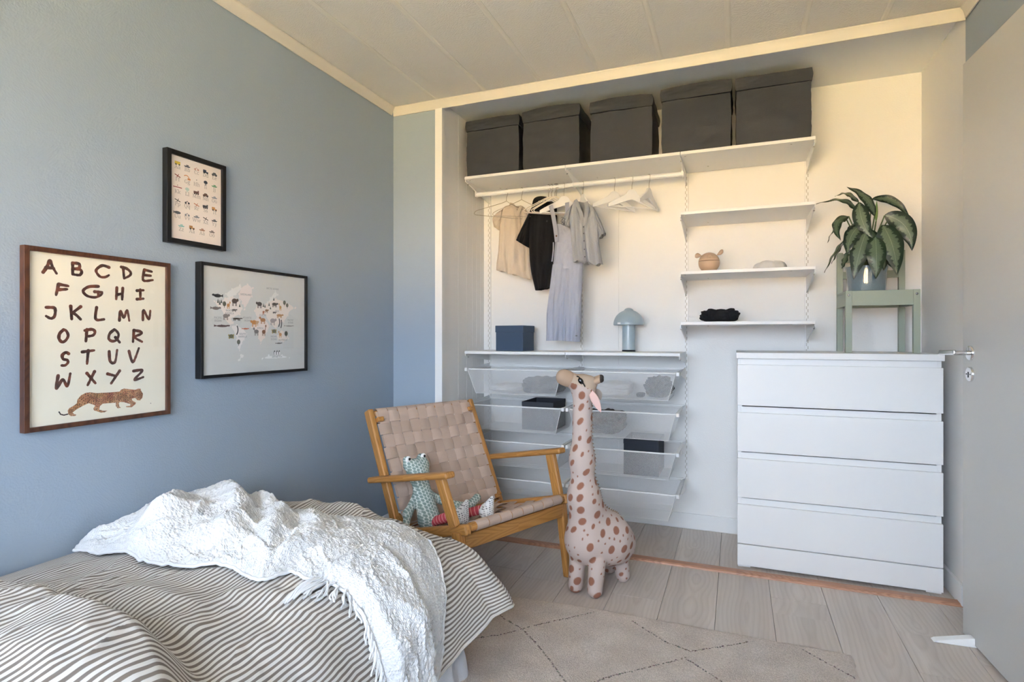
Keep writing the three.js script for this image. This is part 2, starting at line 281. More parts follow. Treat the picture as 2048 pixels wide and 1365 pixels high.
function shelf(x0, x1, yt, label, group, h, last, first = true, thick = .016) {
  const t = thing('shelf', label, 'shelf', [0, 0, 0], 0, group);
  part('board', bx(x0 + .001, x1 - .001, yt - thick, yt, ZF, ZB - .012, .0015), white, t);
  if (first) bracket(x0 + (x0 === RX[0] || x0 < -1.4 ? .004 : 0), yt - thick, ZB - ZF - .012, h, t);
  if (last) bracket(x1 - .004, yt - thick, ZB - ZF - .012, h, t);
  for (const [u, v] of [[.12, .25], [.02, .03], [.5, .03]]) part('screw', new THREE.CylinderGeometry(.004, .004, .003, 12).translate(lerp(x0, x1, u / .6), yt - thick - .001, -(ZF + v)), screwMat, t);
  return t;
}
shelf(RX[0], RX[1], 2.003, 'high white shelf above the beige shirt, nearest the closet corner', 'top shelves of the closet', .07, false);
shelf(RX[1], RX[2], 2.003, 'high white shelf above the empty hangers, middle of the top three', 'top shelves of the closet', .07, false);
shelf(RX[2], RX[3], 2.003, 'high white shelf without a rail below it, over the small shelves', 'top shelves of the closet', .07, true);
shelf(RX[2], RX[3], 1.702, 'empty white bracket shelf below the dark boxes, a leaf touching its end', 'small bracket shelves', .085, true);
shelf(RX[2], RX[3], 1.402, 'white bracket shelf holding the peach eared jar', 'small bracket shelves', .085, true);
shelf(RX[2], RX[3], 1.148, 'white bracket shelf holding the bundled black cloth', 'small bracket shelves', .085, true);
shelf(RX[0], RX[1], .990, 'low white shelf holding the blue box', 'low shelves over the drawers', .05, false);
shelf(RX[1], RX[2], .990, 'low white shelf holding the mushroom lamp', 'low shelves over the drawers', .05, true);

// clothes rail
const ROD = { y: 1.937, z: 3.12 };
{
  const t = thing('clothes_rod', 'white metal clothes rod under the top shelf, carrying all the hangers', 'rod');
  part('rod', cyl(V(RX[0] - .006, ROD.y, ROD.z), V(RX[2] + .004, ROD.y, ROD.z), .0125, .0125, 24), whiteMetal, t);
  for (const x of [RX[0] - .002, RX[1], RX[2] - .004]) part('rod_holder', [bx(x - .003, x + .003, ROD.y - .014, 1.987, ROD.z - .016, ROD.z + .016, .002)], whiteMetal, t);
}

// wire mesh drawers
const meshAlpha = tex(64, 64, (u, v) => { let d = 1; for (const [a, b] of [[.5, .25], [0, .75], [1, .75], [.5, 1.25], [.5, -.75], [0, -.25], [1, -.25]]) d = Math.min(d, Math.hypot((u - a) * 1, (v - b) * 1.0)); return d < .308 ? 0 : 1; }, false);
const meshMat = M(0xe9e9e8, .45, { alphaMap: meshAlpha, transparent: true, side: THREE.DoubleSide, metalness: 0 });
function meshPanel(c, parent) {                                     // c: four corners; uv in mesh cells
  const [a, b, d, e] = c.map((p) => V(...p)), pos = [], uv = [], P = .0044;
  for (const [q, s, t] of [[a, 0, 0], [b, 1, 0], [d, 1, 1], [a, 0, 0], [d, 1, 1], [e, 0, 1]]) { pos.push(q.x, q.y, q.z); uv.push(s * a.distanceTo(b) / P, t * (b.distanceTo(d) + a.distanceTo(e)) / 2 / P); }
  const g = new THREE.BufferGeometry(); g.setAttribute('position', new THREE.Float32BufferAttribute(pos, 3)); g.setAttribute('uv', new THREE.Float32BufferAttribute(uv, 2)); g.computeVertexNormals();
  return part('mesh_panel', g, meshMat, parent);
}
function meshDrawer(col, row, label) {
  const yr = [.887, .681, .480, .272][row], h = .14, x0 = RX[col] + .022, x1 = RX[col + 1] - .022, z0 = ZF - .005, z1 = ZB - .03, xi = .04, zi = .03;
  const t = thing('mesh_drawer', label, 'drawer', [0, 0, 0], 0, 'wire mesh drawers in the closet');
  const R = .0042, q = .02, ring = []; // rounded rim
  for (const [cx, cz, a0] of [[x1 - q, z1 - q, 0], [x0 + q, z1 - q, 90], [x0 + q, z0 + q, 180], [x1 - q, z0 + q, 270]]) for (let k = 0; k <= 4; k++) { const a = (a0 + k * 22.5) * Math.PI / 180; ring.push(V(cx + q * Math.cos(a), yr, cz + q * Math.sin(a))); }
  part('rim', wire(ring, R, 96, 8, true, .1), whiteGloss, t);
  const T4 = [[x0, yr, z0], [x1, yr, z0], [x1, yr, z1], [x0, yr, z1]], B4 = [[x0 + xi, yr - h, z0 + zi], [x1 - xi, yr - h, z0 + zi], [x1 - xi, yr - h, z1 - zi], [x0 + xi, yr - h, z1 - zi]];
  for (let k = 0; k < 4; k++) meshPanel([B4[k], B4[(k + 1) % 4], T4[(k + 1) % 4], T4[k]], t);
  meshPanel([B4[3], B4[2], B4[1], B4[0]], t);
  part('edge_wire', [...[0, 1, 2, 3].map((k) => cyl(V(...B4[k]), V(...T4[k]), .0017, .0017, 6)), ...[0, 1, 2, 3].map((k) => cyl(V(...B4[k]), V(...B4[(k + 1) % 4]), .0015, .0015, 6))], whiteMetal, t);
  // runners carrying the rim, with their end stops
  for (const s of [0, 1]) {
    const x = s ? x1 + .010 : x0 - .010;
    const rn = part('runner', [bx(x - .006, x + .006, yr - .012, yr + .006, z0 + .02, ZB - .012, .001)], whiteMetal, t);
    part('end_stop', [bx(x - .008, x + .008, yr - .013, yr + .007, z0 - .004, z0 + .022, .003)], whiteGloss, rn);
    if (s && col === 1 || !s && col === 0) { const sg = new THREE.Shape([[0, .02], [.012, .02], [.30, .004], [.30, -.012], [.012, -.055], [0, -.055]].map((p) => new THREE.Vector2(...p))); const g = new THREE.ExtrudeGeometry(sg, { depth: .003, bevelEnabled: false }); g.rotateY(-Math.PI / 2); g.translate(x + (s ? .012 : -.008), yr, -ZB + .008); part('drawer_bracket', g, whiteMetal, t); }
  }
  part('rear_rail', bx(x0 - .01, x1 + .01, yr + .001, yr + .012, ZB - .026, ZB - .014, .001), whiteMetal, t);
  return t;
}
const rows = ['top', 'second', 'third', 'bottom'];
const inside = [['white mesh drawer holding white and dark grey folded clothes, top one nearest the corner', 'white mesh drawer holding a white folded stack and a grey bundle, behind the giraffe head'], ['white mesh drawer holding a grey fabric box, behind the chair back', 'white mesh drawer holding brown grey folded clothes, behind the giraffe neck'], ['empty white mesh drawer third down, behind the chair arm', 'white mesh drawer holding a charcoal fabric box, beside the giraffe neck'], ['empty white mesh drawer lowest behind the chair', 'empty white mesh drawer lowest of the stack, behind the giraffe body']];
for (let r = 0; r < 4; r++) for (let c = 0; c < 2; c++) meshDrawer(c, r, inside[r][c]);

// soft folded things
function softBlock(w, h, d, seed, amp = .012, layers = 0, round = .5) {  // a rounded pad, wrinkled, with horizontal fold lines; base at y = 0
  const g = new THREE.BoxGeometry(w, h, d, 40, 22, 30), p = g.attributes.position;
  for (let i = 0; i < p.count; i++) {
    let x = p.getX(i) / w * 2, y = p.getY(i) / h * 2, z = p.getZ(i) / d * 2;
    const n = 6 - 4 * round, L = Math.pow(Math.abs(x) ** n + Math.abs(y) ** n + Math.abs(z) ** n, 1 / n), m = Math.max(Math.abs(x), Math.abs(y), Math.abs(z)), k = m / L; x *= k; y *= k; z *= k;
    let X = x * w / 2, Y = y * h / 2, Z = z * d / 2; const q = amp * fbm(X * 15 + seed, Y * 20, Z * 15 + seed * 2, 2), f = layers ? -.004 * Math.pow(Math.abs(Math.cos(Math.PI * layers * (y * .5 + .5 + .06 * N3(X * 8, seed, Z * 8)))), 14) : 0;
    const l = Math.hypot(x, y * .6, z) || 1; X += (q + f) * x / l; Z += (q + f) * z / l; Y += .7 * q * sst(-.8, .2, y);
    p.setXYZ(i, X, Math.max(-h / 2, Y) + h / 2, Z);
  }
  g.computeVertexNormals(); return uvBox(g, 3);
}
const darkKnit = fabric(0x333335), brownKnit = fabric(0x433c38), whiteCotton = fabric(0xeeeeee);
function soft(name, label, cat, x, y, z, w, h, d, seed, m, o = {}) { const t = one(name, label, cat, softBlock(w, h, d, seed, o.amp, o.layers, o.round), m, o.group); t.position.set(x, y, -z); t.rotation.y = o.turn ?? 0; return t; }
soft('folded_clothes', 'white folded clothes lying flat in the top mesh drawer, left of the grey pile', 'clothes', -1.255, .752, 3.10, .20, .045, .20, 3, whiteCotton, { layers: 2, round: .75 });
soft('folded_clothes', 'dark grey folded pile in the top mesh drawer nearest the corner', 'clothes', -1.03, .752, 3.10, .215, .085, .22, 5, darkKnit, { layers: 3, round: .35, amp: .02 });
soft('folded_clothes', 'white folded stack in the top mesh drawer beside the giraffe ear', 'clothes', -.625, .752, 3.10, .19, .075, .22, 8, whiteCotton, { layers: 5, round: .3 });
soft('folded_clothes', 'grey bundle at the outer end of the top mesh drawer', 'clothes', -.385, .752, 3.10, .13, .105, .18, 13, darkKnit, { round: .7, amp: .03 });
soft('small_sock', 'tiny grey sock beside the grey bundle in the mesh drawer', 'sock', -.475, .752, 3.05, .04, .022, .06, 17, darkKnit, { round: .6 });
soft('folded_clothes', 'brown grey folded clothes in the second mesh drawer behind the giraffe', 'clothes', -.69, .546, 3.10, .24, .115, .22, 21, brownKnit, { layers: 3, round: .45, amp: .022 });
function openBox(x0, x1, y0, y1, z0, z1, name, label, m) {         // soft fabric box without a lid
  const t = thing(name, label, 'box'), k = .004;
  for (const g of [bx(x0, x1, y0, y1, z0, z0 + k, .001), bx(x0, x1, y0, y1, z1 - k, z1, .001), bx(x0, x0 + k, y0, y1, z0 + k, z1 - k), bx(x1 - k, x1, y0, y1, z0 + k, z1 - k)]) part('side_panel', g, m, t);
  part('bottom', bx(x0 + k, x1 - k, y0, y0 + k, z0 + k, z1 - k), m, t);
  part('rim_band', [bx(x0 - .001, x1 + .001, y1 - .022, y1 + .001, z0 - .0015, z0 + k + .001, .001), bx(x0 - .001, x1 + .001, y1 - .022, y1 + .001, z1 - k - .001, z1 + .001, .001), bx(x0 - .0015, x0 + k + .001, y1 - .022, y1 + .001, z0, z1, .001), bx(x1 - k - .001, x1 + .0015, y1 - .022, y1 + .001, z0, z1, .001)], m, t);
}
openBox(-1.13, -.945, .548, .705, 3.0, 3.24, 'storage_box', 'open grey fabric box in the second mesh drawer behind the chair back', M(0x3a3d44, .9, { bumpMap: T.weave, bumpScale: .0004 }));
openBox(-.555, -.375, .346, .53, 3.0, 3.24, 'storage_box', 'open charcoal blue fabric box in the third mesh drawer, near the dresser', M(0x32363e, .9, { bumpMap: T.weave, bumpScale: .0004 }));

// five dark lidded boxes on the top shelves
function softBoxGeo(w, h, d, seed, bow) {
  const g = new THREE.BoxGeometry(w, h, d, 24, 24, 16), p = g.attributes.position;
  for (let i = 0; i < p.count; i++) {
    const x = p.getX(i), y = p.getY(i), z = p.getZ(i), ux = x / w * 2, uy = y / h * 2, uz = z / d * 2;
    const wob = .0022 * N3(x * 7 + seed, y * 11, z * 9) + .0007 * N3(x * 26, y * 38 + seed, z * 20);
    p.setXYZ(i, x + (Math.abs(ux) > .99 ? Math.sign(ux) * (wob + .004 * (1 - uy * uy)) : .5 * wob), y + (uy > .99 ? bow * (1 - ux * ux) + .4 * wob : 0), z + (Math.abs(uz) > .99 ? Math.sign(uz) * wob * 1.1 : 0));
  }
  g.computeVertexNormals(); return uvBox(g, 4);
}
{
  const X = [[-1.465, -1.14], [-1.113, -.79], [-.73, -.409], [-.354, -.025], [-.001, .324]], hs = [.326, .331, .326, .332, .330], bow = [.003, .012, .010, .010, .001];
  const m = M(0x363a40, .5, { bumpMap: T.cloth, bumpScale: .0006, sheen: .3 }), dz = [0, .004, .006, -.002, 0];
  const where = ['dark grey lidded fabric box nearest the closet corner on the top shelf', 'dark grey lidded fabric box with bowed lid, second from the closet corner', 'dark grey lidded fabric box in the middle of the top row of five', 'dark grey lidded fabric box second from the open end of the top row', 'dark grey lidded fabric box at the open end of the top shelf, above the plant'];
  X.forEach(([a, b], i) => {
    const t = thing('lidded_box', where[i], 'box', [(a + b) / 2, 2.0035, 2.972 + .16 + dz[i]], [.0, -.012, .02, -.01, .004][i], 'dark fabric boxes on the top shelf'), w = b - a, h = hs[i], hl = .062;
    part('body', softBoxGeo(w - .004, h - hl, .315, i * 7, 0).translate(0, (h - hl) / 2, 0), m, t);
    part('lid', softBoxGeo(w + .005, hl - .004, .327, i * 7 + 3, bow[i]).translate(0, h - hl / 2 + .002 - (bow[i] ? .002 : 0), 0), m, t);
  });
}
{ // blue box on the low shelf
  const t = thing('lidded_box', 'navy blue lidded box on the low shelf beside the overalls', 'box', [-1.225, .9905, 3.135], -.10), m = M(0x3d5068, .65, { bumpMap: T.weave, bumpScale: .0002 });
  part('body', lbox(.178, .108, .15, 0, .054, 0, .002), m, t); part('lid', lbox(.184, .04, .156, 0, .128, 0, .003), m, t);
}
{ // small mushroom table lamp, switched off
  const t = thing('table_lamp', 'pale blue mushroom shaped table lamp with domed shade', 'lamp', [-.564, .9905, 3.2]), m = M(0xa9bac2, .28, { clearcoat: .3 });
  part('base', lathe([[0, 0], [.037, 0], [.037, .007], [0, .007]]), M(0x2b2d30, .5), t);
  part('stem', lathe([[0, .0075], [.0345, .0075], [.0355, .011], [.0355, .155], [.034, .157], [0, .157]]), m, t);
  const dome = []; for (let k = 0; k <= 14; k++) { const a = k / 14 * Math.PI / 2; dome.push([.084 * Math.cos(a) + .0006, .150 + .084 * Math.sin(a)]); }
  const inner = dome.map(([r, y]) => [Math.max(0, r - .003), y - .002]).reverse();
  part('shade', lathe([...inner, ...dome].map(([r, y]) => [Math.max(0, r), y]), 56), m, t);
  const cap = []; for (let k = 0; k <= 8; k++) { const a = k / 8 * Math.PI / 2; cap.push([.027 * Math.cos(a), .226 + .019 * Math.sin(a)]); }
  part('cap', lathe([[.027, .220], ...cap]), m, t);
  part('switch', lbox(.018, .01, .004, -.02, .157, .083, .001).rotateY(-.24), M(0xe8ecee, .15), t);
}
{ // peach jar with two ears
  const t = thing('eared_jar', 'peach coloured round jar with two pointed ears and split lid', 'jar', [-.132, 1.4025, 3.10], .2), m = M(0xc8ab90, .4), R = .053, cy = .054;
  const low = [], up = []; for (let k = 0; k <= 12; k++) { const a = -1.16 + k / 12 * 1.30; low.push([R * Math.cos(a), cy + R * Math.sin(a)]); } for (let k = 0; k <= 12; k++) { const a = .17 + k / 12 * 1.4; up.push([Math.max(0, R * Math.cos(a)), cy + R * Math.sin(a)]); }
  part('bowl', lathe([[0, low[0][1]], ...low, [R * .9, low[12][1]]]), m, t); part('lid', lathe([[R * .9, up[0][1]], ...up]), m, t);
  part('seam', lathe([[R * .9, cy + .006], [R * .955, cy + .0065], [R * .955, cy + .0095], [R * .9, cy + .01]]), M(0x4a3322, .8), t);
  for (const s of [-1, 1]) { const g = grid(16, 10, (u, v) => { const w = .013 * Math.sin(Math.PI * Math.pow(1 - v * .93, .7)), a = u * 6.2832; return [s * (.036 + .034 * v), cy + .036 + (s > 0 ? .034 : .012) * v - .012 * v * v + w * Math.cos(a), .004 + w * .4 * Math.sin(a) - .004 * v]; }, true); part('ear', g, m, t); }
  const sp = []; for (let k = 0; k <= 26; k++) { const a = k / 26 * 9, r = .0125 - .010 * k / 26; sp.push(new THREE.Vector3(-.006 + r * Math.cos(a), cy + .024 + r * Math.sin(a), 0)); }
  for (const p of sp) { const dx = p.x, dy = p.y - cy; p.z = Math.sqrt(Math.max(0, R * R - dx * dx - dy * dy)) + .0003; }
  part('snout', wire(sp, .0018, 60), m, t);
  for (const a of [.5, 2.6, 4.7]) part('foot', new THREE.SphereGeometry(.010, 14, 10).scale(1, .8, 1).translate(.033 * Math.cos(a), .008, .033 * Math.sin(a)), m, t);
}
{ // faint translucent scalloped cover
  const g = grid(64, 14, (u, v) => { const a = u * 6.2832, sc = 1 + .06 * Math.cos(a * 8), r = Math.cos(v * 1.5) ** .5; return [.076 * sc * r * Math.cos(a), .047 * Math.sin(v * 1.5708) ** .8 * (1 + .08 * Math.cos(a * 3)), .06 * sc * r * Math.sin(a)]; }, true);
  const t = one('muslin_cap', 'faint white gauzy cap on the shelf beside the eared jar', 'cap', g, M(0xf4f2f0, .9, { transmission: .45, thickness: 0, side: THREE.DoubleSide })); t.position.set(.155, 1.4025, -3.10); t.rotation.y = .15;
}
soft('black_cloth', 'crumpled black cloth bundle on the lowest small shelf', 'cloth', -.082, 1.1485, 3.09, .178, .064, .15, 33, fabric(0x16171a), { amp: .026, layers: 3, round: .62 });
// ------------------------------------------------------------------ hangers and clothes
function hook(turn, drop, r = .0013) {
  const p = []; for (let k = 0; k <= 12; k++) { const a = (200 - k * 18.5) * Math.PI / 180; p.push([.0155 * Math.cos(a), .0005 + .0155 * Math.sin(a)]); }
  p.push([.011, -.020], [.002, -.032], [0, -.042], [0, -drop]);
  return wire(p.map(([a, y]) => new THREE.Vector3(a * Math.sin(turn), y, a * Math.cos(turn))), r, 70, 6);
}
function woodHanger(x, turn, label, tilt = 0, hw = .135) {
  const t = thing('clothes_hanger', label, 'hanger', [x, ROD.y, ROD.z], 0, 'white wooden hangers on the rod');
  const b = new THREE.Group(); b.rotation.y = turn; b.rotation.z = tilt; b.updateMatrix();
  const s = new THREE.Shape(); s.moveTo(-hw, -.146); s.bezierCurveTo(-hw * .72, -.118, -.045, -.098, -.030, -.082); s.bezierCurveTo(-.022, -.052, .022, -.052, .030, -.082); s.bezierCurveTo(.045, -.098, hw * .72, -.118, hw, -.146); s.lineTo(hw, -.160); s.bezierCurveTo(hw * .6, -.142, .03, -.118, 0, -.112); s.bezierCurveTo(-.03, -.118, -hw * .6, -.142, -hw, -.160); s.closePath();
  const g = new THREE.ExtrudeGeometry(s, { depth: .007, bevelEnabled: true, bevelSize: .002, bevelThickness: .002, bevelSegments: 2, curveSegments: 10 }); g.translate(0, 0, -.0035);
  part('body', [clean(g).applyMatrix4(b.matrix)], white, t);
  part('trouser_bar', cyl(new THREE.Vector3(-hw + .004, -.154, 0), new THREE.Vector3(hw - .004, -.154, 0), .0035, .0035, 10).applyMatrix4(b.matrix), white, t);
  part('hook', hook(.5, .062), M(0xa8a39a, .3, { metalness: 1 }), t);
  return t;
}
function wireHanger(x, turn, label, material, group, hw = .15, r = .0014) {
  const t = thing('wire_hanger', label, 'hanger', [x, ROD.y, ROD.z], 0, group), m4 = new THREE.Matrix4().makeRotationY(turn), P = [[0, -.055], [-.03, -.07], [-hw + .02, -.125], [-hw, -.140], [-hw + .012, -.152], [0, -.154], [hw - .012, -.152], [hw, -.140], [hw - .02, -.125], [.03, -.07], [0, -.055]];
  part('wire_body', wire(P.map(([a, b]) => new THREE.Vector3(a, b, 0).applyMatrix4(m4)), r, 110, 6, false, .25), material, t);
  part('hook', hook(turn * .5 + .6, .056, r), M(0xa8a39a, .3, { metalness: 1 }), t);
}
const darkWire = M(0xb0a898, .35, { metalness: .8 }), whiteWire = M(0xefe6d8, .4);
wireHanger(-1.274, .75, 'thin bare wire hanger sticking out beside the beige shirt, nearest the corner', darkWire, null, .2);
wireHanger(-1.178, .45, 'thin wire hanger inside the beige shirt', darkWire, null, .17);
for (let k = 0; k < 4; k++) wireHanger([-1.011, -.993, -.972, -.963][k], .62, ['slim white wire hanger nearest the beige shirt in the bunch over the black shirt', 'slim white wire hanger, second of the bunch over the black shirt', 'slim white wire hanger, third of the bunch over the black shirt', 'slim white wire hanger next to the overalls hanger, last of the bunch'][k], whiteWire, 'slim wire hangers bunched over the black shirt', .148 - .004 * k, .0028);
woodHanger(-.918, .52, 'white wooden hanger carrying the grey overalls', .0, .14);
woodHanger(-.807, -.95, 'white wooden hanger inside the grey shirt', 0, .11);
woodHanger(-.628, .76, 'empty white wooden hanger closest to the grey shirt', -.03);
woodHanger(-.532, .58, 'empty white wooden hanger, middle of the three empty ones', -.02);
woodHanger(-.44, 1.34, 'empty white wooden hanger seen edge-on, farthest from the clothes', -.02);

// a hanging cloth tube: rows of [xl, yl, xr, yr, depth], traced at distance zo and hung at distance zn
function tube(rows, zo, zn, o = {}) {
  const k = zn / zo, up = (x, y) => [x * k, 1.073 + (y - 1.073) * k], nu = o.nu ?? 72, nv = o.nv ?? 44, seed = o.seed ?? 1;
  return grid(nu, nv, (u, v) => {
    const [xl, yl, xr, yr, d] = cr(rows, v), a = u * 2 * Math.PI, s = .5 - .5 * Math.cos(a), front = Math.sin(a) >= 0 ? 1 : -1, q = Math.pow(Math.abs(Math.sin(a)), .7) * front;
    let [x, y] = up(lerp(xl, xr, s), lerp(yl, yr, s));
    const fa = (o.fold ?? .008) * (.25 + v), fo = fa * (Math.sin(s * (o.k ?? 15) + seed + 1.6 * N3(s * 2, v * 1.4, seed)) + .7 * N3(s * 7, v * 2.5, seed + 5)) + (o.crumple ?? .0034) * fbm(x * 40, y * 40, seed * 3, 3);
    if (o.dip && front > 0) y -= o.dip * Math.max(0, 1 - Math.abs(s - (o.vx ?? .5)) / (o.vw ?? .32)) * Math.pow(1 - v, o.dk ?? 5);
    if (o.hem) y += o.hem * Math.pow(v, 12) * Math.sin(s * 17 + seed * 2);
    return [x, y, -(zn - d * q - fo * Math.sqrt(Math.abs(Math.sin(a)) + .12)), s * .3 * front, v * .4];
  }, true);
}
const strip = (pts, zo, zn, w, lift, nv = 24) => { const k = zn / zo; return grid(4, nv, (u, v) => { const [x, y, z] = cr(pts, v), e = .02, a = cr(pts, Math.max(0, v - e)), b = cr(pts, Math.min(1, v + e)), dx = b[0] - a[0], dy = b[1] - a[1], l = Math.hypot(dx, dy) || 1, o = (u - .5) * w; return [(x - dy / l * o) * k, 1.073 + (y + dx / l * o - 1.073) * k, -(zn - z - lift - .0015 * Math.sin(u * Math.PI))]; }); };
const button = (x, y, rz, c, parent, r = .0048) => part('button', new THREE.CylinderGeometry(r, r, .002, 14).rotateX(Math.PI / 2).translate(x, y, -rz), c, parent);
{
  const t = thing('shirt', 'small beige short-sleeved shirt on a wire hanger, nearest the closet corner', 'shirt'), m = fabric(0xd6c8b6), zo = 3.12, zn = 3.215;
  part('body', tube([[-1.262, 1.853, -1.180, 1.848, .015], [-1.290, 1.838, -1.150, 1.822, .026], [-1.312, 1.752, -1.137, 1.76, .034], [-1.319, 1.618, -1.119, 1.60, .038], [-1.328, 1.54, -1.108, 1.48, .042], [-1.334, 1.474, -1.103, 1.402, .042]], zo, zn, { seed: 2, dip: .035, vx: .72, hem: .004, fold: .013, k: 12 }), m, t);
  part('sleeve', tube([[-1.290, 1.838, -1.306, 1.755, .03], [-1.332, 1.815, -1.312, 1.735, .033], [-1.360, 1.785, -1.318, 1.712, .03], [-1.352, 1.735, -1.310, 1.703, .028]], zo, zn, { seed: 4, nv: 20, fold: .006 }), m, t);
  part('collar', [strip([[-1.245, 1.856, .02], [-1.215, 1.84, .036], [-1.196, 1.80, .045], [-1.185, 1.775, .045]], zo, zn, .022, .004), strip([[-1.165, 1.838, .03], [-1.175, 1.81, .042], [-1.182, 1.785, .045]], zo, zn, .020, .004)], m, t);
  part('placket', strip([[-1.183, 1.775, .037], [-1.168, 1.66, .041], [-1.152, 1.55, .044], [-1.145, 1.452, .046]], zo, zn, .016, .006), m, t);
}
{
  const t = thing('shirt', 'black short-sleeved collared shirt hanging between the beige shirt and the overalls', 'shirt'), m = fabric(0x0b0b0d), zo = 3.09, zn = 3.165;
  part('body', tube([[-1.074, 1.858, -.985, 1.85, .018], [-1.096, 1.832, -.955, 1.822, .026], [-1.112, 1.752, -.952, 1.74, .032], [-1.117, 1.58, -.955, 1.569, .036], [-1.106, 1.46, -.97, 1.456, .038], [-1.078, 1.341, -.990, 1.352, .036]], zo, zn, { seed: 7, dip: .05, vx: .6, vw: .45, fold: .006 }), m, t);
  part('sleeve', tube([[-1.092, 1.832, -1.112, 1.74, .028], [-1.145, 1.74, -1.113, 1.66, .038], [-1.197, 1.638, -1.118, 1.588, .038]], zo, zn, { seed: 9, nv: 20, fold: .005 }), m, t);
  part('collar', [strip([[-1.082, 1.838, .012], [-1.074, 1.862, .010], [-1.045, 1.868, .008], [-1.01, 1.86, .01]], zo, zn, .026, .004), strip([[-1.09, 1.828, .03], [-1.06, 1.82, .036], [-1.035, 1.79, .038]], zo, zn, .024, .004)], m, t);
  button(-1.022, 1.744, 3.122, M(0x2a2a2c, .4), t);
}
{
  const t = thing('overalls', 'long pale grey lavender dungarees hanging beside the black shirt', 'overalls'), m = fabric(0xb4b9c8), zo = 3.04, zn = 3.07;
  part('bib', tube([[-.935, 1.705, -.832, 1.70, .008], [-.943, 1.63, -.82, 1.63, .014], [-.952, 1.54, -.806, 1.54, .024], [-.959, 1.45, -.788, 1.45, .03]], zo, zn, { seed: 12, fold: .004, dip: .06, vx: .55, vw: .3 }), m, t);
  part('trouser_leg', tube([[-.958, 1.478, -.868, 1.478, .032], [-.975, 1.35, -.874, 1.35, .032], [-.991, 1.22, -.889, 1.22, .030], [-.997, 1.05, -.895, 1.052, .028]], zo, zn, { seed: 14, fold: .008, k: 11 }), m, t);
  part('trouser_leg', tube([[-.882, 1.478, -.789, 1.478, .032], [-.888, 1.35, -.792, 1.35, .032], [-.896, 1.22, -.797, 1.22, .030], [-.901, 1.05, -.803, 1.045, .028]], zo, zn, { seed: 17, fold: .008, k: 11 }), m, t);
  part('strap', strip([[-.971, 1.812, .0], [-.952, 1.76, .02], [-.936, 1.68, .026], [-.926, 1.60, .026]], zo, zn, .024, .006), m, t);
  part('strap', strip([[-.875, 1.82, .0], [-.868, 1.77, .02], [-.862, 1.71, .022]], zo, zn, .024, .006), m, t);
  part('side_seam', strip([[-.948, 1.60, .012], [-.947, 1.55, .02], [-.951, 1.49, .030]], zo, zn, .007, .014), m, t);
  button(-.936, 1.637, 3.031, M(0x6b4a35, .5), t);
  part('fabric_label', lbox(.017, .0055, .0012, 0, 0, 0), M(0x23242a, .8), t).position.set(-.826, 1.078, -3.033); 
  part('label_print', lbox(.012, .0013, .0005, 0, 0, 0), M(0xc9c9c4, .8), t).position.set(-.827, 1.078, -3.0321);
}
{
  const t = thing('shirt', 'light grey linen short-sleeved shirt on a wooden hanger, front-most of the clothes', 'shirt'), m = fabric(0xa6a9ae), zo = 3.0, zn = 2.985;
  part('body', tube([[-.820, 1.818, -.748, 1.80, .016], [-.843, 1.78, -.714, 1.765, .026], [-.850, 1.73, -.693, 1.70, .034], [-.843, 1.66, -.690, 1.6, .038], [-.832, 1.55, -.682, 1.54, .040], [-.829, 1.486, -.666, 1.456, .040]], zo, zn, { seed: 21, dip: .15, dk: 2.6, vx: .55, vw: .30, hem: .006, fold: .009, k: 18 }), m, t);
  part('sleeve', tube([[-.828, 1.80, -.848, 1.73, .028], [-.862, 1.765, -.846, 1.70, .033], [-.889, 1.722, -.852, 1.678, .033], [-.888, 1.69, -.842, 1.666, .028]], zo, zn, { seed: 23, nv: 20, fold: .006 }), m, t);
  part('sleeve', tube([[-.715, 1.77, -.695, 1.70, .028], [-.68, 1.70, -.689, 1.645, .034], [-.651, 1.628, -.685, 1.598, .030]], zo, zn, { seed: 26, nv: 20, fold: .005 }), m, t);
  part('collar', [strip([[-.812, 1.815, .02], [-.79, 1.775, .034], [-.770, 1.715, .042], [-.763, 1.675, .044]], zo, zn, .02, .005), strip([[-.752, 1.80, .018], [-.742, 1.76, .034], [-.748, 1.71, .042], [-.757, 1.67, .044]], zo, zn, .02, .005)], m, t);
  part('placket', strip([[-.762, 1.678, .040], [-.760, 1.62, .041], [-.757, 1.55, .043], [-.752, 1.475, .044]], zo, zn, .014, .006), m, t);
  for (const [x, y] of [[-.759, 1.66], [-.758, 1.625], [-.756, 1.585], [-.754, 1.54], [-.752, 1.50]]) button(x * .995, 1.073 + (y - 1.073) * .995, 2.933, M(0x55565c, .4), t, .0036);
  const ln = (p) => wire(p.map(([a, b]) => V(-.872 + a * .001, 1.685 + b * .001, 2.944)), .0012, 40, 5);
  part('sleeve_print', [ln([[-12, 30], [-4, 36], [2, 28], [-6, 22], [-12, 14], [-4, 8], [4, 14]]), ln([[6, 30], [12, 24], [6, 16], [12, 8], [4, 0]]), ln([[-12, 2], [-4, -4], [4, -8], [9, -2], [2, 4], [-6, 6]])], M(0x2b3440, .8), t, 'dark line drawing on the sleeve');
}
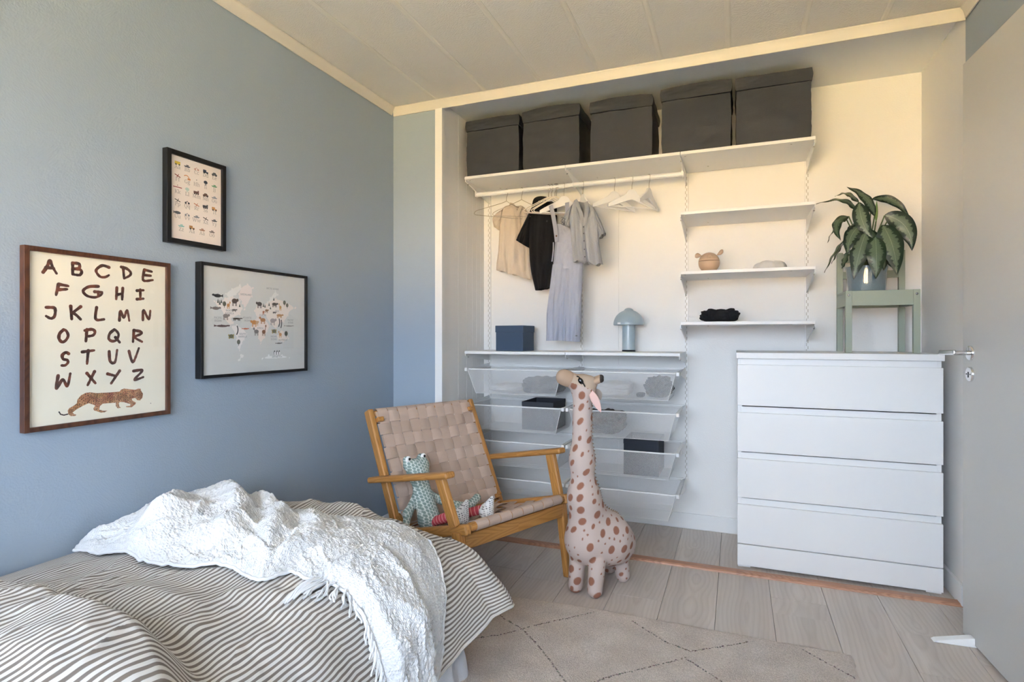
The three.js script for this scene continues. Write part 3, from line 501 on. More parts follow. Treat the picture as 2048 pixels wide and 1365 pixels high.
// ------------------------------------------------------------------ chest of drawers
{
  const t = thing('dresser', 'tall white chest of four wide drawers standing in the closet opening', 'dresser'), f = 2.832, m = M(0xedecea, .4), b = ZB - .014;
  part('top_board', bx(-.001, .800, .972, 1.0, f - .004, b, .0015), m, t);
  part('side_panel', bx(.006, .024, .0, .972, f + .018, b), m, t); part('side_panel', bx(.776, .794, .0, .972, f + .018, b), m, t);
  part('back_panel', bx(.024, .776, .06, .972, b - .01, b), m, t);
  part('plinth', [bx(.004, .796, .012, .110, f, f + .018, .0015), bx(.02, .06, 0, .014, f + .02, f + .05), bx(.74, .78, 0, .014, f + .02, f + .05)], m, t);
  const ys = [[.114, .3215], [.3275, .535], [.541, .7485], [.7545, .971]];
  for (const [a, c] of ys) {                                        // each front leans out over a recessed finger groove
    const d = part('drawer', bx(.004, .796, a, c - .027, f, f + .018, .002), m, t), o = 0;
    part('finger_groove', bx(.02, .78, c - .030, c, f + .016 + o, f + .03, .001), m, d);
    part('drawer_box', bx(.03, .77, a + .01, c - .03, f + .02, b - .04), m, d);
  }
}
// ------------------------------------------------------------------ child's chair standing on the chest
{
  const t = thing('child_chair', 'small pale green wooden chair standing on the white chest, carrying the plant', 'chair'), m = M(0x9ba595, .5, { bumpMap: T.paint, bumpScale: .0002 }), y0 = 1.0005, zf = 2.955, zr = 3.215;
  for (const [a, b] of [[.462, .488], [.722, .748]]) {
    part('leg', bx(a, b, y0, 1.282, zf, zf + .024, .0015), m, t);
    part('rear_leg', bx(a + .004, b + .004, y0, a < .6 ? 1.49 : 1.49, zr, zr + .024, .0015), m, t);
    part('screw', lathe([[0, .003], [.0045, .003], [.0055, 0]], 20).rotateX(Math.PI / 2).translate((a + b) / 2, 1.262, -zf), steel, t);
    part('side_apron', bx(a + .004, b - .004, 1.214, 1.274, zf + .024, zr), m, t);
  }
  part('front_apron', bx(.488, .722, 1.214, 1.2815, zf + .002, zf + .022, .001), m, t);
  part('rear_apron', bx(.492, .726, 1.214, 1.274, zr + .003, zr + .021, .001), m, t);
  part('seat', bx(.466, .744, 1.2745, 1.2825, zf + .0245, zr - .0005, .001), m, t);
  part('back_rail', bx(.492, .726, 1.44, 1.485, zr + .004, zr + .020, .002), m, t); part('back_rail', bx(.492, .726, 1.36, 1.395, zr + .004, zr + .020, .002), m, t);
}
// ------------------------------------------------------------------ plant in a glazed pot
{
  const pot = thing('plant_pot', 'glazed blue grey ceramic pot on the small green chair', 'pot', [.566, 1.283, 3.075]);
  part('glazed_body', lathe([[0, 0], [.072, 0], [.076, .004], [.079, .04], [.084, .10], [.086, .115], [.0845, .118], [.081, .115], [.078, .10], [.0, .10]], 56), M(0x72868f, .08, { clearcoat: 1, clearcoatRoughness: .03, bumpMap: T.paint, bumpScale: .001 }), pot);
  const t = thing('foliage_plant', 'leafy houseplant with drooping dark green leaves blotched silver', 'plant', [.566, 1.383, 3.075]);
  part('soil', new THREE.CylinderGeometry(.077, .077, .006, 32).translate(0, .004, 0), M(0x2c221b, 1), t);
  const lt = [0, 1, 2].map((k) => tex(128, 256, (u, v) => {
    const x = Math.abs(u - .5) * 2, edge = .60 * Math.sin(Math.PI * Math.pow(v, .8)) ** .6 + .16 * N3(v * 14, k * 9, u > .5 ? 3 : 8) + .10 * N3(v * 40, k * 9 + 2, u * 3), mid = Math.exp(-x * x * 900), vein = .5 + .5 * Math.sin((v * 16 - x * 3.2) * 6.28);
    const silver = hexc([0x617159, 0x596a53, 0x52664d][k]), dark = hexc([0x1c301e, 0x192c1c, 0x20351d][k]);
    let c = mixc(dark, silver, sst(-.05, .06, edge - x)); c = mixc(c, hexc(0xa3ad92), mid * .5); return mixc(c, c.map((q) => q * .88), vein * .3);
  }));
  const mats = lt.map((map) => M(0xffffff, .38, { map, side: THREE.DoubleSide, transmission: .0, sheen: .1 }));
  const dark = M(0x35502d, .5, { side: THREE.DoubleSide }), stem = M(0x52683f, .6);
  const L = [[.588, 1.627, 3.020, .567, 1.723, 2.990, .471, 1.764, 2.990, .053, .9], [.529, 1.701, 3.050, .481, 1.766, 3.020, .429, 1.730, 3.020, .040, .6], [.515, 1.663, 3.030, .474, 1.742, 3.000, .348, 1.696, 3.000, .044, .6], [.517, 1.682, 2.960, .511, 1.588, 2.930, .564, 1.502, 2.930, .071, 1], [.591, 1.717, 3.090, .681, 1.728, 3.060, .734, 1.609, 3.060, .042, .6], [.483, 1.632, 3.010, .398, 1.618, 2.980, .445, 1.517, 2.980, .062, .9], [.475, 1.638, 3.050, .413, 1.579, 3.020, .397, 1.514, 3.020, .034, .6], [.525, 1.580, 2.960, .467, 1.543, 2.930, .465, 1.440, 2.930, .080, .95], [.478, 1.538, 3.020, .420, 1.483, 2.990, .382, 1.371, 2.990, .036, .65], [.475, 1.526, 3.050, .431, 1.466, 3.020, .415, 1.414, 3.020, .030, .65], [.542, 1.548, 2.940, .506, 1.465, 2.905, .486, 1.328, 2.910, .088, 1], [.570, 1.517, 2.915, .571, 1.432, 2.880, .568, 1.326, 2.890, .082, 1], [.602, 1.569, 2.940, .645, 1.481, 2.905, .652, 1.341, 2.915, .104, 1], [.625, 1.624, 3.010, .725, 1.590, 2.980, .722, 1.453, 2.980, .088, .9], [.480, 1.469, 3.060, .468, 1.425, 3.030, .459, 1.392, 3.030, .036, .9], [.510, 1.601, 3.000, .477, 1.566, 2.970, .463, 1.530, 2.970, .044, .8], [.629, 1.466, 3.010, .643, 1.425, 2.985, .651, 1.378, 2.980, .052, .9], [.657, 1.625, 3.080, .712, 1.563, 3.050, .739, 1.474, 3.050, .050, .7], [.539, 1.568, 3.010, .548, 1.506, 2.980, .548, 1.417, 2.970, .066, 1], [.612, 1.54, 3.02, .63, 1.47, 2.99, .615, 1.37, 2.98, .07, 1], [.565, 1.56, 3.0, .585, 1.50, 2.96, .60, 1.44, 2.95, .06, 1]];
  const base = new THREE.Vector3(.566, 1.383, -3.075);
  L.forEach((l, i) => {
    const a = V(l[0], l[1], l[2]), c = V(l[3], l[4], l[5]), b = V(l[6], l[7], l[8]), w = l[9], face = l[10];
    const q = new THREE.QuadraticBezierCurve3(a, c, b), out = c.clone().sub(base).setY(0).normalize(), view = new THREE.Vector3(-.1, .12, 1).lerp(out, .35).normalize();
    const g = grid(10, 24, (u, v) => {
      const p = q.getPoint(v), T0 = q.getTangent(v), side = T0.clone().cross(view).normalize(), n = side.clone().cross(T0).normalize();
      const edge = side.clone().multiplyScalar(face).add(n.clone().multiplyScalar(-Math.sqrt(1 - face * face))).normalize(), nn = edge.clone().cross(T0).normalize();
      const W = w * .5 * Math.pow(Math.sin(Math.PI * Math.pow(clamp(v, .004, .999), .72)), .85) * (1 - .12 * v), x = (u - .5) * 2;
      p.addScaledVector(edge, x * W).addScaledVector(nn, -.16 * W * x * x + .0025 * Math.sin(v * 19 + i) * Math.abs(x)).sub(base); return [p.x, p.y, p.z, u, v];
    });
    part('leaf', g, mats[i % 3], t);
    const s0 = new THREE.Vector3((l[0] - .566) * .12, .004, (3.075 - l[2]) * .15), am = a.clone().sub(base);
    part('stalk', wire([s0, new THREE.Vector3(lerp(s0.x, am.x, .4), am.y * .55, lerp(s0.z, am.z, .45)), am], .0028, 18, 6), stem, t);
  });
  part('bud', grid(12, 14, (u, v) => { const r = .0062 * Math.sin(Math.PI * Math.pow(v, .8)) + .0004, a = u * 6.2832; return [.0285 + .003 * v + r * Math.cos(a), .215 + .1 * v, .05 + r * Math.sin(a)]; }, true), M(0x6c8a45, .5), t);
  part('stalk', wire([new THREE.Vector3(0, .004, 0), new THREE.Vector3(.018, .12, .03), new THREE.Vector3(.0285, .22, .05)], .003, 18, 6), stem, t);
}
{ // door wedge
  const s = new THREE.Shape([[0, 0], [.125, 0], [.125, .026], [.11, .027], [.008, .004]].map((p) => new THREE.Vector2(...p))), g = new THREE.ExtrudeGeometry(s, { depth: .026, bevelEnabled: true, bevelSize: .002, bevelThickness: .002, bevelSegments: 2 }); g.translate(0, .002, -.013);
  const t = one('door_wedge', 'white plastic wedge pushed under the open door', 'door wedge', g, whiteGloss); t.position.set(.645, .0, -2.405); t.rotation.y = .07;
}
// ------------------------------------------------------------------ framed prints on the blue wall
function framed(name, label, z0, z1, y0, y1, barW, depth, frameMat, canvas, gap = .003) {
  const t = thing(name, label, 'picture', [XL, 0, 0]), x1 = depth + gap, B = (a, b, c, d, e, f) => { const g = new RoundedBoxGeometry(b - a, d - c, f - e, 1, .0012); g.translate((a + b) / 2, (c + d) / 2, -(e + f) / 2); return uvBox(g, 1); };
  for (const b of [[gap, x1, y0, y1, z0, z0 + barW], [gap, x1, y0, y1, z1 - barW, z1], [gap, x1, y1 - barW, y1, z0 + barW - .0006, z1 - barW + .0006], [gap, x1, y0, y0 + barW, z0 + barW - .0006, z1 - barW + .0006]]) part('frame_bar', B(...b), frameMat, t);
  part('backing', B(gap, gap + .004, y0 + .003, y1 - .003, z0 + .003, z1 - .003), M(0x7a6a55, .9), t);
  const W = z1 - z0 - 2 * barW, H = y1 - y0 - 2 * barW, c = new THREE.CanvasTexture(canvas); c.colorSpace = THREE.SRGBColorSpace;
  part('print', new THREE.PlaneGeometry(W + .001, H + .001).rotateY(Math.PI / 2).translate(x1 - .009, (y0 + y1) / 2, -(z0 + z1) / 2), M(0xffffff, .8, { map: c }), t);
  part('glass', new THREE.PlaneGeometry(W + .001, H + .001).rotateY(Math.PI / 2).translate(x1 - .005, (y0 + y1) / 2, -(z0 + z1) / 2), M(0xffffff, .02, { transmission: 1, thickness: 0, ior: 1.48 }), t);
}
const cv = (w, h, bg) => { const c = document.createElement('canvas'); c.width = w; c.height = h; const g = c.getContext('2d'); g.fillStyle = bg; g.fillRect(0, 0, w, h); return [c, g]; };
{
  const [c, g] = cv(1000, 1218, '#efe8d4'), S = 1000, r = rng(5);
  const box = { A: [84, 35, 184, 125], B: [266, 35, 350, 121], C: [436, 30, 545, 119], D: [623, 26, 713, 116], E: [801, 27, 897, 116], F: [165, 169, 260, 251], G: [344, 163, 494, 251], H: [584, 162, 651, 254], I: [749, 165, 819, 246], J: [103, 308, 176, 389], K: [260, 295, 343, 390], L: [433, 295, 509, 386], M: [600, 306, 702, 390], N: [797, 301, 876, 383], O: [183, 436, 259, 526], P: [356, 432, 443, 523], Q: [528, 432, 627, 532], R: [716, 435, 806, 529], S: [201, 571, 262, 665], T: [338, 562, 437, 661], U: [531, 563, 607, 664], V: [684, 554, 780, 662], W: [168, 698, 283, 798], X: [370, 693, 446, 792], Y: [519, 697, 627, 792], Z: [720, 704, 816, 786] };
  const F = { A: '0,10 3,5 5,0 7,5 10,10|2,6 8,6', B: '1,0 1,10|1,0 7,0 8,2 7,4 2,5|2,5 8,5 10,7 8,10 2,10', C: '10,1 5,0 1,3 0,6 3,10 7,10 10,8', D: '2,0 3,10|0,0 6,1 10,4 9,7 3,10', E: '1,0 0,10 10,9|0,5 8,5|1,0 9,1', F: '2,0 0,10|2,0 10,1|2,5 9,4', G: '8,0 3,1 0,5 2,9 6,10 9,8 10,6|6,5 10,5|8,5 8,8', H: '1,0 0,10|10,0 9,10|1,6 9,5', I: '0,1 10,0|5,0 5,10|0,10 10,9', J: '0,0 8,0 10,2 9,8 5,10 0,8', K: '0,0 1,10|10,0 2,5|2,5 6,7 10,10', L: '1,0 0,10 10,10', M: '1,10 2,1 5,7 8,0 10,10', N: '0,10 1,0 8,9 10,0', O: '5,0 1,3 0,7 3,10 7,9 10,5 8,1 5,0', P: '2,0 1,10|0,1 7,0 10,2 8,5 2,6', Q: '5,0 1,3 0,7 3,9 7,8 9,4 7,1 5,0|6,6 10,10', R: '1,0 0,10|1,0 8,1 9,3 2,6 10,10', S: '10,1 6,0 1,2 2,5 8,6 9,8 5,10 0,10', T: '0,1 10,0|5,0 4,10', U: '0,1 1,8 5,10 8,8 10,0', V: '0,2 4,10 10,0', W: '1,1 0,10 4,4 7,9 9,0', X: '0,1 10,9|9,0 1,10', Y: '0,2 6,4|10,0 3,10', Z: '0,0 9,0 1,9 10,7' };
  g.lineCap = g.lineJoin = 'round';
  for (const [l, b] of Object.entries(box)) for (const s of F[l].split('|')) {
    const pts = s.split(' ').map((p) => p.split(',').map(Number)).map(([x, y]) => [lerp(b[0] + 8, b[2] - 8, x / 10), lerp(b[1] + 9, b[3] - 9, y / 10) * 1.218]);
    const N = 44, L = pts.map((p) => p.slice());
    for (let k = 0; k < N; k++) { // a loaded brush: dark where it starts, paler and redder along the stroke
      const [x0, y0] = cr(L, k / N), [x1, y1] = cr(L, (k + 1) / N), t = k / N, dk = .5 + .5 * N3(x0 * .018, y0 * .018, l.charCodeAt(0)), col = mixc([.52, .28, .19], [.22, .12, .09], clamp(dk * 1.1));
      g.strokeStyle = `rgb(${col.map((q) => Math.round(q * 255)).join(',')})`; g.lineWidth = 23 * (1 - .25 * t) + 3 * N3(k * .2, b[0], 0); g.beginPath(); g.moveTo(x0, y0); g.lineTo(x1, y1); g.stroke();
    }
  }
  const leo = [252, 945, 248, 927, 258, 913, 285, 903, 309, 889, 313, 866, 337, 843, 370, 830, 403, 829, 449, 838, 497, 839, 549, 841, 589, 841, 619, 841, 630, 829, 653, 823, 695, 831, 743, 838, 767, 832, 787, 834, 789, 846, 806, 869, 801, 896, 782, 912, 758, 908, 743, 891, 714, 894, 719, 908, 748, 923, 743, 934, 714, 951, 672, 947, 667, 940, 700, 940, 705, 930, 653, 912, 621, 908, 612, 914, 617, 938, 630, 946, 603, 947, 589, 931, 589, 910, 540, 908, 492, 907, 471, 920, 466, 942, 492, 952, 527, 955, 505, 962, 479, 962, 428, 943, 424, 932, 437, 913, 391, 895, 354, 906, 305, 926, 281, 941, 289, 951, 307, 958, 297, 964, 266, 961];
  const path = (a, q) => { g.beginPath(); for (let i = 0; i < a.length; i += 2) i ? g.lineTo(a[i] * S / 1000, a[i + 1] * q) : g.moveTo(a[i] * S / 1000, a[i + 1] * q); };
  g.strokeStyle = '#7a4a30'; g.lineWidth = 8; path([192, 929, 202, 944, 223, 951, 252, 947], 1.218); g.stroke(); g.setLineDash([6, 9]); g.strokeStyle = '#20140e'; g.stroke(); g.setLineDash([]);
  path(leo, 1.218); g.closePath(); g.fillStyle = '#c29068'; g.fill(); g.save(); g.clip();
  for (let k = 0; k < 60; k++) { g.fillStyle = `rgba(${120 + r() * 40 | 0},${70 + r() * 30 | 0},${45 + r() * 20 | 0},.35)`; g.beginPath(); g.ellipse(240 + r() * 580, 995 + r() * 190, 18 + r() * 30, 10 + r() * 16, r() * 3, 0, 7); g.fill(); }
  for (let y = 998; y < 1180; y += 12) for (let x = 240; x < 815; x += 14) { g.fillStyle = '#241610'; g.beginPath(); g.ellipse(x + r() * 9, y + r() * 8, 2.0 + r() * 2.2, 1.6 + r() * 1.8, r() * 3, 0, 7); g.fill(); }
  g.restore(); g.fillStyle = '#8a8272'; g.fillRect(868, 1140, 7, 7);
  const walnut = woodTex(64, 256, hexc(0x5d3826), hexc(0x351c12), 91, .05, .5, 200, .5); walnut.repeat.set(14, 2.2);
  framed('framed_picture', 'large cream alphabet print with a leopard in a dark walnut frame', .934, 1.360, .8105, 1.3225, .0135, .021, M(0xffffff, .4, { map: walnut }), c);
}
{
  const [c, g] = cv(1000, 773, '#d3d5d3'), k = .773, r = rng(9), P = (a) => { g.beginPath(); const n = a.length / 2; for (let i = 0; i <= n; i++) { const j = i % n, q = (i + 1) % n, mx = (a[2 * j] + a[2 * q]) / 2, my = (a[2 * j + 1] + a[2 * q + 1]) / 2 * k; i ? g.quadraticCurveTo(a[2 * j], a[2 * j + 1] * k, mx, my) : g.moveTo(mx, my); } g.closePath(); };
  const C = [[104, 318, 158, 322, 189, 286, 253, 263, 319, 302, 344, 379, 319, 434, 270, 454, 237, 472, 261, 515, 237, 542, 189, 483, 174, 407, 119, 359], [197, 242, 253, 194, 319, 152, 336, 185, 286, 243, 221, 283], [315, 232, 336, 168, 396, 130, 439, 166, 431, 248, 396, 314, 366, 378, 353, 326, 319, 266], [237, 542, 294, 540, 353, 574, 387, 619, 361, 672, 336, 716, 319, 786, 307, 751, 303, 681, 278, 610], [439, 492, 493, 462, 566, 478, 613, 533, 585, 589, 557, 655, 520, 714, 502, 664, 484, 591, 439, 555], [462, 391, 484, 326, 548, 331, 585, 384, 548, 432, 484, 463], [548, 331, 613, 270, 681, 255, 780, 276, 894, 337, 821, 371, 811, 421, 760, 491, 710, 502, 681, 569, 642, 532, 594, 477, 566, 422], [690, 636, 740, 588, 800, 597, 811, 665, 760, 703, 700, 684], [538, 872, 604, 842, 681, 855, 740, 843, 821, 871, 681, 874], [594, 299, 623, 250, 671, 170, 695, 206, 651, 267], [319, 875, 332, 831, 344, 840]];
  C.forEach((a, i) => { P(a); g.fillStyle = i === 8 ? '#f2f3f2' : ['#eee6e0', '#e9e9e6', '#ece2de', '#ebe7e4', '#ebe0da', '#ece3dd', '#ece3dc', '#ebe2da', '#fff', '#e6e7e4', '#ecece9'][i]; g.fill(); for (let q = 0; q < 10; q++) { const j = (q * 2) % a.length; g.beginPath(); g.ellipse(a[j] + r() * 10 - 5, (a[j + 1] + r() * 10 - 5) * k, 4 + r() * 9, 3 + r() * 7, r() * 3, 0, 7); g.fill(); } });
  // small beasts: a body, a head, legs, in plain colours
  const beast = (x, y, w, h, col, o = {}) => { y *= k; g.fillStyle = g.strokeStyle = col; g.lineWidth = Math.max(3, w * .1); g.lineCap = 'round'; g.beginPath(); g.ellipse(x, y, w * .5, h * .32, o.tilt ?? 0, 0, 7); g.fill(); const s = o.flip ? -1 : 1; if (o.neck) { g.lineWidth = w * .16; g.beginPath(); g.moveTo(x + s * w * .35, y - h * .1); g.lineTo(x + s * w * .55, y - h * o.neck); g.stroke(); } g.beginPath(); g.ellipse(x + s * w * .55, y - h * (o.neck ?? .12), w * .2, h * .2, 0, 0, 7); g.fill(); g.lineWidth = Math.max(3, w * .1); if (!o.swim) for (const q of [-.36, -.2, .2, .36]) { g.beginPath(); g.moveTo(x + w * q, y + h * .1); g.lineTo(x + w * q, y + h * .62); g.stroke(); } else { g.beginPath(); g.moveTo(x - s * w * .4, y); g.lineTo(x - s * w * .75, y - h * .35); g.lineTo(x - s * w * .75, y + h * .25); g.fill(); g.beginPath(); g.moveTo(x, y); g.lineTo(x - s * w * .1, y - h * .55); g.lineTo(x + s * w * .15, y); g.fill(); } };
  const B = '#4d3f37', Ot = '#c98a4b';
  beast(127, 268, 62, 38, '#2c2f33', { swim: 1, flip: 1 }); beast(274, 306, 48, 58, B); beast(509, 318, 48, 50, '#4a3e38', { flip: 1 }); beast(663, 310, 52, 36, '#41382f'); beast(112, 385, 60, 34, '#6f6561', { swim: 1 }); beast(219, 350, 26, 40, Ot, { neck: .5 }); beast(294, 474, 72, 20, '#4a4236'); beast(197, 452, 48, 46, '#857a72'); beast(166, 548, 92, 26, '#5d4a48', { swim: 1 });
  beast(457, 505, 50, 52, Ot, { flip: 1 }); beast(543, 478, 52, 46, '#b07a48', { neck: .35, flip: 1 }); beast(644, 482, 54, 56, '#a59a98'); beast(715, 424, 60, 32, '#b98a58'); beast(479, 596, 44, 48, '#77736f', { neck: .45, flip: 1 }); beast(552, 598, 36, 48, '#8a5f43', { neck: .95 }); beast(725, 624, 30, 40, '#c39163', { neck: .5, flip: 1 }); beast(710, 717, 50, 16, '#5b5a58', { swim: 1 }); beast(580, 380, 30, 30, '#8a6a50'); beast(821, 533, 74, 18, '#9a9896', { swim: 1 }); beast(725, 338, 24, 40, '#c99b5e', { neck: .6, flip: 1 }); beast(374, 570, 46, 16, '#c7684a', { swim: 1 }); beast(270, 392, 40, 20, '#5b5752'); beast(660, 395, 34, 16, '#4f4b47'); beast(548, 398, 18, 30, '#b5714f'); beast(484, 505, 26, 40, '#c9a27a');
  for (const [x, y] of [[245, 644], [659, 591]]) { g.fillStyle = '#6b6a4c'; g.beginPath(); g.ellipse(x, y * k, 22, 15, 0, 0, 7); g.fill(); for (const [a, b] of [[-22, -8], [20, -9], [-18, 12], [18, 12]]) { g.fillStyle = '#a4924f'; g.beginPath(); g.ellipse(x + a, y * k + b, 8, 5, a * b * .01, 0, 7); g.fill(); } }
  g.strokeStyle = '#2d2f31'; g.lineWidth = 9; for (const [a, b, d] of [[298, 585, 16], [712, 500, 12], [735, 512, 8]]) { g.beginPath(); g.moveTo(a, (b - 38) * k); g.quadraticCurveTo(a + d, b * k, a - 4, (b + 40) * k); g.stroke(); }
  for (const [x, y, h] of [[131, 316, 30], [146, 330, 34], [160, 318, 26], [548, 328, 28], [564, 336, 24], [606, 315, 26], [321, 346, 24], [655, 258, 24], [620, 352, 20]]) { g.fillStyle = '#3f4a43'; g.beginPath(); g.moveTo(x, (y - h * .8) * k); g.lineTo(x + 8, (y + h * .6) * k); g.lineTo(x - 8, (y + h * .6) * k); g.fill(); }
  for (const [x, y, h] of [[185, 345, 30], [770, 292, 30], [800, 318, 28], [311, 705, 30], [788, 621, 34]]) { g.fillStyle = '#5d5d50'; g.beginPath(); g.ellipse(x, (y - 6) * k, h * .5, h * .6, 0, 0, 7); g.fill(); g.fillRect(x - 2, y * k, 4, h * .8); }
  for (const x of [663, 690, 713]) { g.fillStyle = '#26282a'; g.beginPath(); g.ellipse(x, 815 * k, 8, 18, 0, 0, 7); g.fill(); g.fillStyle = '#fafafa'; g.beginPath(); g.ellipse(x + 3, 822 * k, 6, 15, 0, 0, 7); g.fill(); }
  g.fillStyle = '#8b8f92'; g.textAlign = 'center'; g.font = '19px sans-serif';
  for (const [s, x, y] of [['ARCTIC OCEAN', 642, 160], ['GREENLAND', 377, 244], ['PACIFIC', 131, 480], ['OCEAN', 131, 508], ['ATLANTIC', 391, 470], ['OCEAN', 391, 498], ['AFRICA', 516, 570], ['SOUTH', 347, 630], ['AMERICA', 347, 656], ['INDIAN', 654, 654], ['OCEAN', 654, 682], ['PACIFIC', 838, 478], ['OCEAN', 838, 506], ['NORTH', 229, 408], ['AMERICA', 229, 434], ['ASIA', 690, 388], ['EUROPE', 543, 440], ['AUSTRALIA', 752, 690], ['ANTARCTICA', 690, 866]]) g.fillText(s, x, y * k);
  framed('framed_picture', 'landscape grey animal world map in a thick black frame', 1.470, 2.011, .9215, 1.3435, .0112, .030, M(0x070707, .5), c);
}
{
  const [c, g] = cv(620, 860, '#efe3da'), W = 620, H = 860;
  const rowsT = [['Aa', 'Bb', 'Cc', 'Dd', 'Ee'], ['Ff', 'Gg', 'Hh', 'Ii', 'Jj'], ['Kk', 'Ll', 'Mm', 'Nn', 'Oo'], ['Pp', 'Qq', 'Rr', 'Ss', 'Tt'], ['Uu', 'Vv', 'Ww', 'Xx', 'Yy'], ['Zz', 'Åå', 'Ää', 'Öö']];
  const car = [['bus', '#d3b53a'], ['ship', '#3a4150'], ['bike', '#c79a8a'], ['truck', '#36455c'], ['car', '#55585c'], ['plane', '#8b3f38'], ['crane', '#d08a55'], ['dot', '#555'], ['balloon', '#3c4552'], ['boat', '#5f9a6f'], ['wing', '#9b3c46'], ['balloon', '#bcd0c6'], ['train', '#6a4b45'], ['car', '#6b5046'], ['ship', '#8b8f97'], ['plane', '#5a5a58'], ['bike', '#3f4347'], ['plane', '#c07a5e'], ['train', '#4b4b4c'], ['truck', '#c58b4a'], ['fish', '#4d5157'], ['bike', '#7d8288'], ['ship', '#70757b'], ['plane', '#4b4038'], ['boat', '#35373a'], ['boat', '#7fb9b4'], ['truck', '#b9803f'], ['ship', '#a06a4a'], ['boat', '#6a5a55']];
  let q = 0; g.textAlign = 'center';
  rowsT.forEach((row, j) => row.forEach((s, i) => {
    const x = W * (row.length === 5 ? .14 + .18 * i : .21 + .20 * i), y = H * (.155 + .148 * j), [kind, col] = car[q++]; g.fillStyle = '#a39b94'; g.font = '54px serif'; g.fillText(s, x, y); g.font = '11px serif'; g.fillText('· · ·', x, y + 20);
    g.fillStyle = g.strokeStyle = col; g.lineWidth = 5; const b = y - 52, e = (dx, dy, rx, ry, c2) => { if (c2) g.fillStyle = c2; g.beginPath(); g.ellipse(x + dx, b + dy, rx, ry, 0, 0, 7); g.fill(); };
    if (kind === 'bus' || kind === 'truck') { g.fillRect(x - 32, b - 24, kind === 'bus' ? 64 : 40, 30); g.fillRect(x - 32, b - 6, 64, 14); e(-18, 8, 9, 9, kind === 'bus' ? '#4a4a38' : '#33302c'); e(20, 8, 9, 9); } else if (kind === 'car') { g.fillRect(x - 34, b - 8, 68, 16); g.beginPath(); g.moveTo(x - 26, b - 8); g.lineTo(x - 12, b - 24); g.lineTo(x + 14, b - 24); g.lineTo(x + 28, b - 8); g.fill(); e(-20, 8, 8, 8, '#3a3634'); e(20, 8, 8, 8); } else if (kind === 'ship' || kind === 'boat') { g.beginPath(); g.moveTo(x - 38, b - 4); g.lineTo(x + 38, b - 4); g.lineTo(x + 26, b + 8); g.lineTo(x - 28, b + 8); g.fill(); g.fillRect(x - 12, b - 16, 30, 10); } else if (kind === 'bike') { e(-18, 2, 11, 11); e(18, 2, 11, 11); g.beginPath(); g.moveTo(x - 18, b); g.lineTo(x, b - 18); g.lineTo(x + 18, b); g.stroke(); } else if (kind === 'plane') { g.lineWidth = 9; g.beginPath(); g.moveTo(x - 32, b - 14); g.lineTo(x + 32, b + 8); g.stroke(); g.lineWidth = 6; g.beginPath(); g.moveTo(x - 10, b + 16); g.lineTo(x + 14, b - 22); g.stroke(); } else if (kind === 'crane') { g.lineWidth = 8; g.beginPath(); g.moveTo(x - 36, b - 22); g.quadraticCurveTo(x, b - 50, x + 24, b - 4); g.stroke(); g.fillRect(x + 4, b - 6, 34, 18); } else if (kind === 'balloon') { e(0, -16, 24, 18); g.fillRect(x - 8, b + 6, 16, 8); } else if (kind === 'wing') { g.fillRect(x - 50, b - 16, 100, 8); g.fillRect(x - 4, b - 36, 8, 8); } else if (kind === 'train') { g.fillRect(x - 36, b - 20, 58, 24); g.fillRect(x + 12, b - 30, 16, 34); for (const d of [-24, -4, 18]) e(d, 8, 8, 8, '#383230'); } else if (kind === 'fish') { e(0, -4, 36, 15); g.beginPath(); g.moveTo(x - 30, b - 4); g.lineTo(x - 46, b - 20); g.lineTo(x - 46, b + 12); g.fill(); } else e(0, -14, 5, 5);
  }));
  framed('framed_picture', 'small vehicle alphabet print in a black frame, highest on the wall', 1.345, 1.583, 1.395, 1.715, .0165, .024, M(0x070708, .5), c);
}
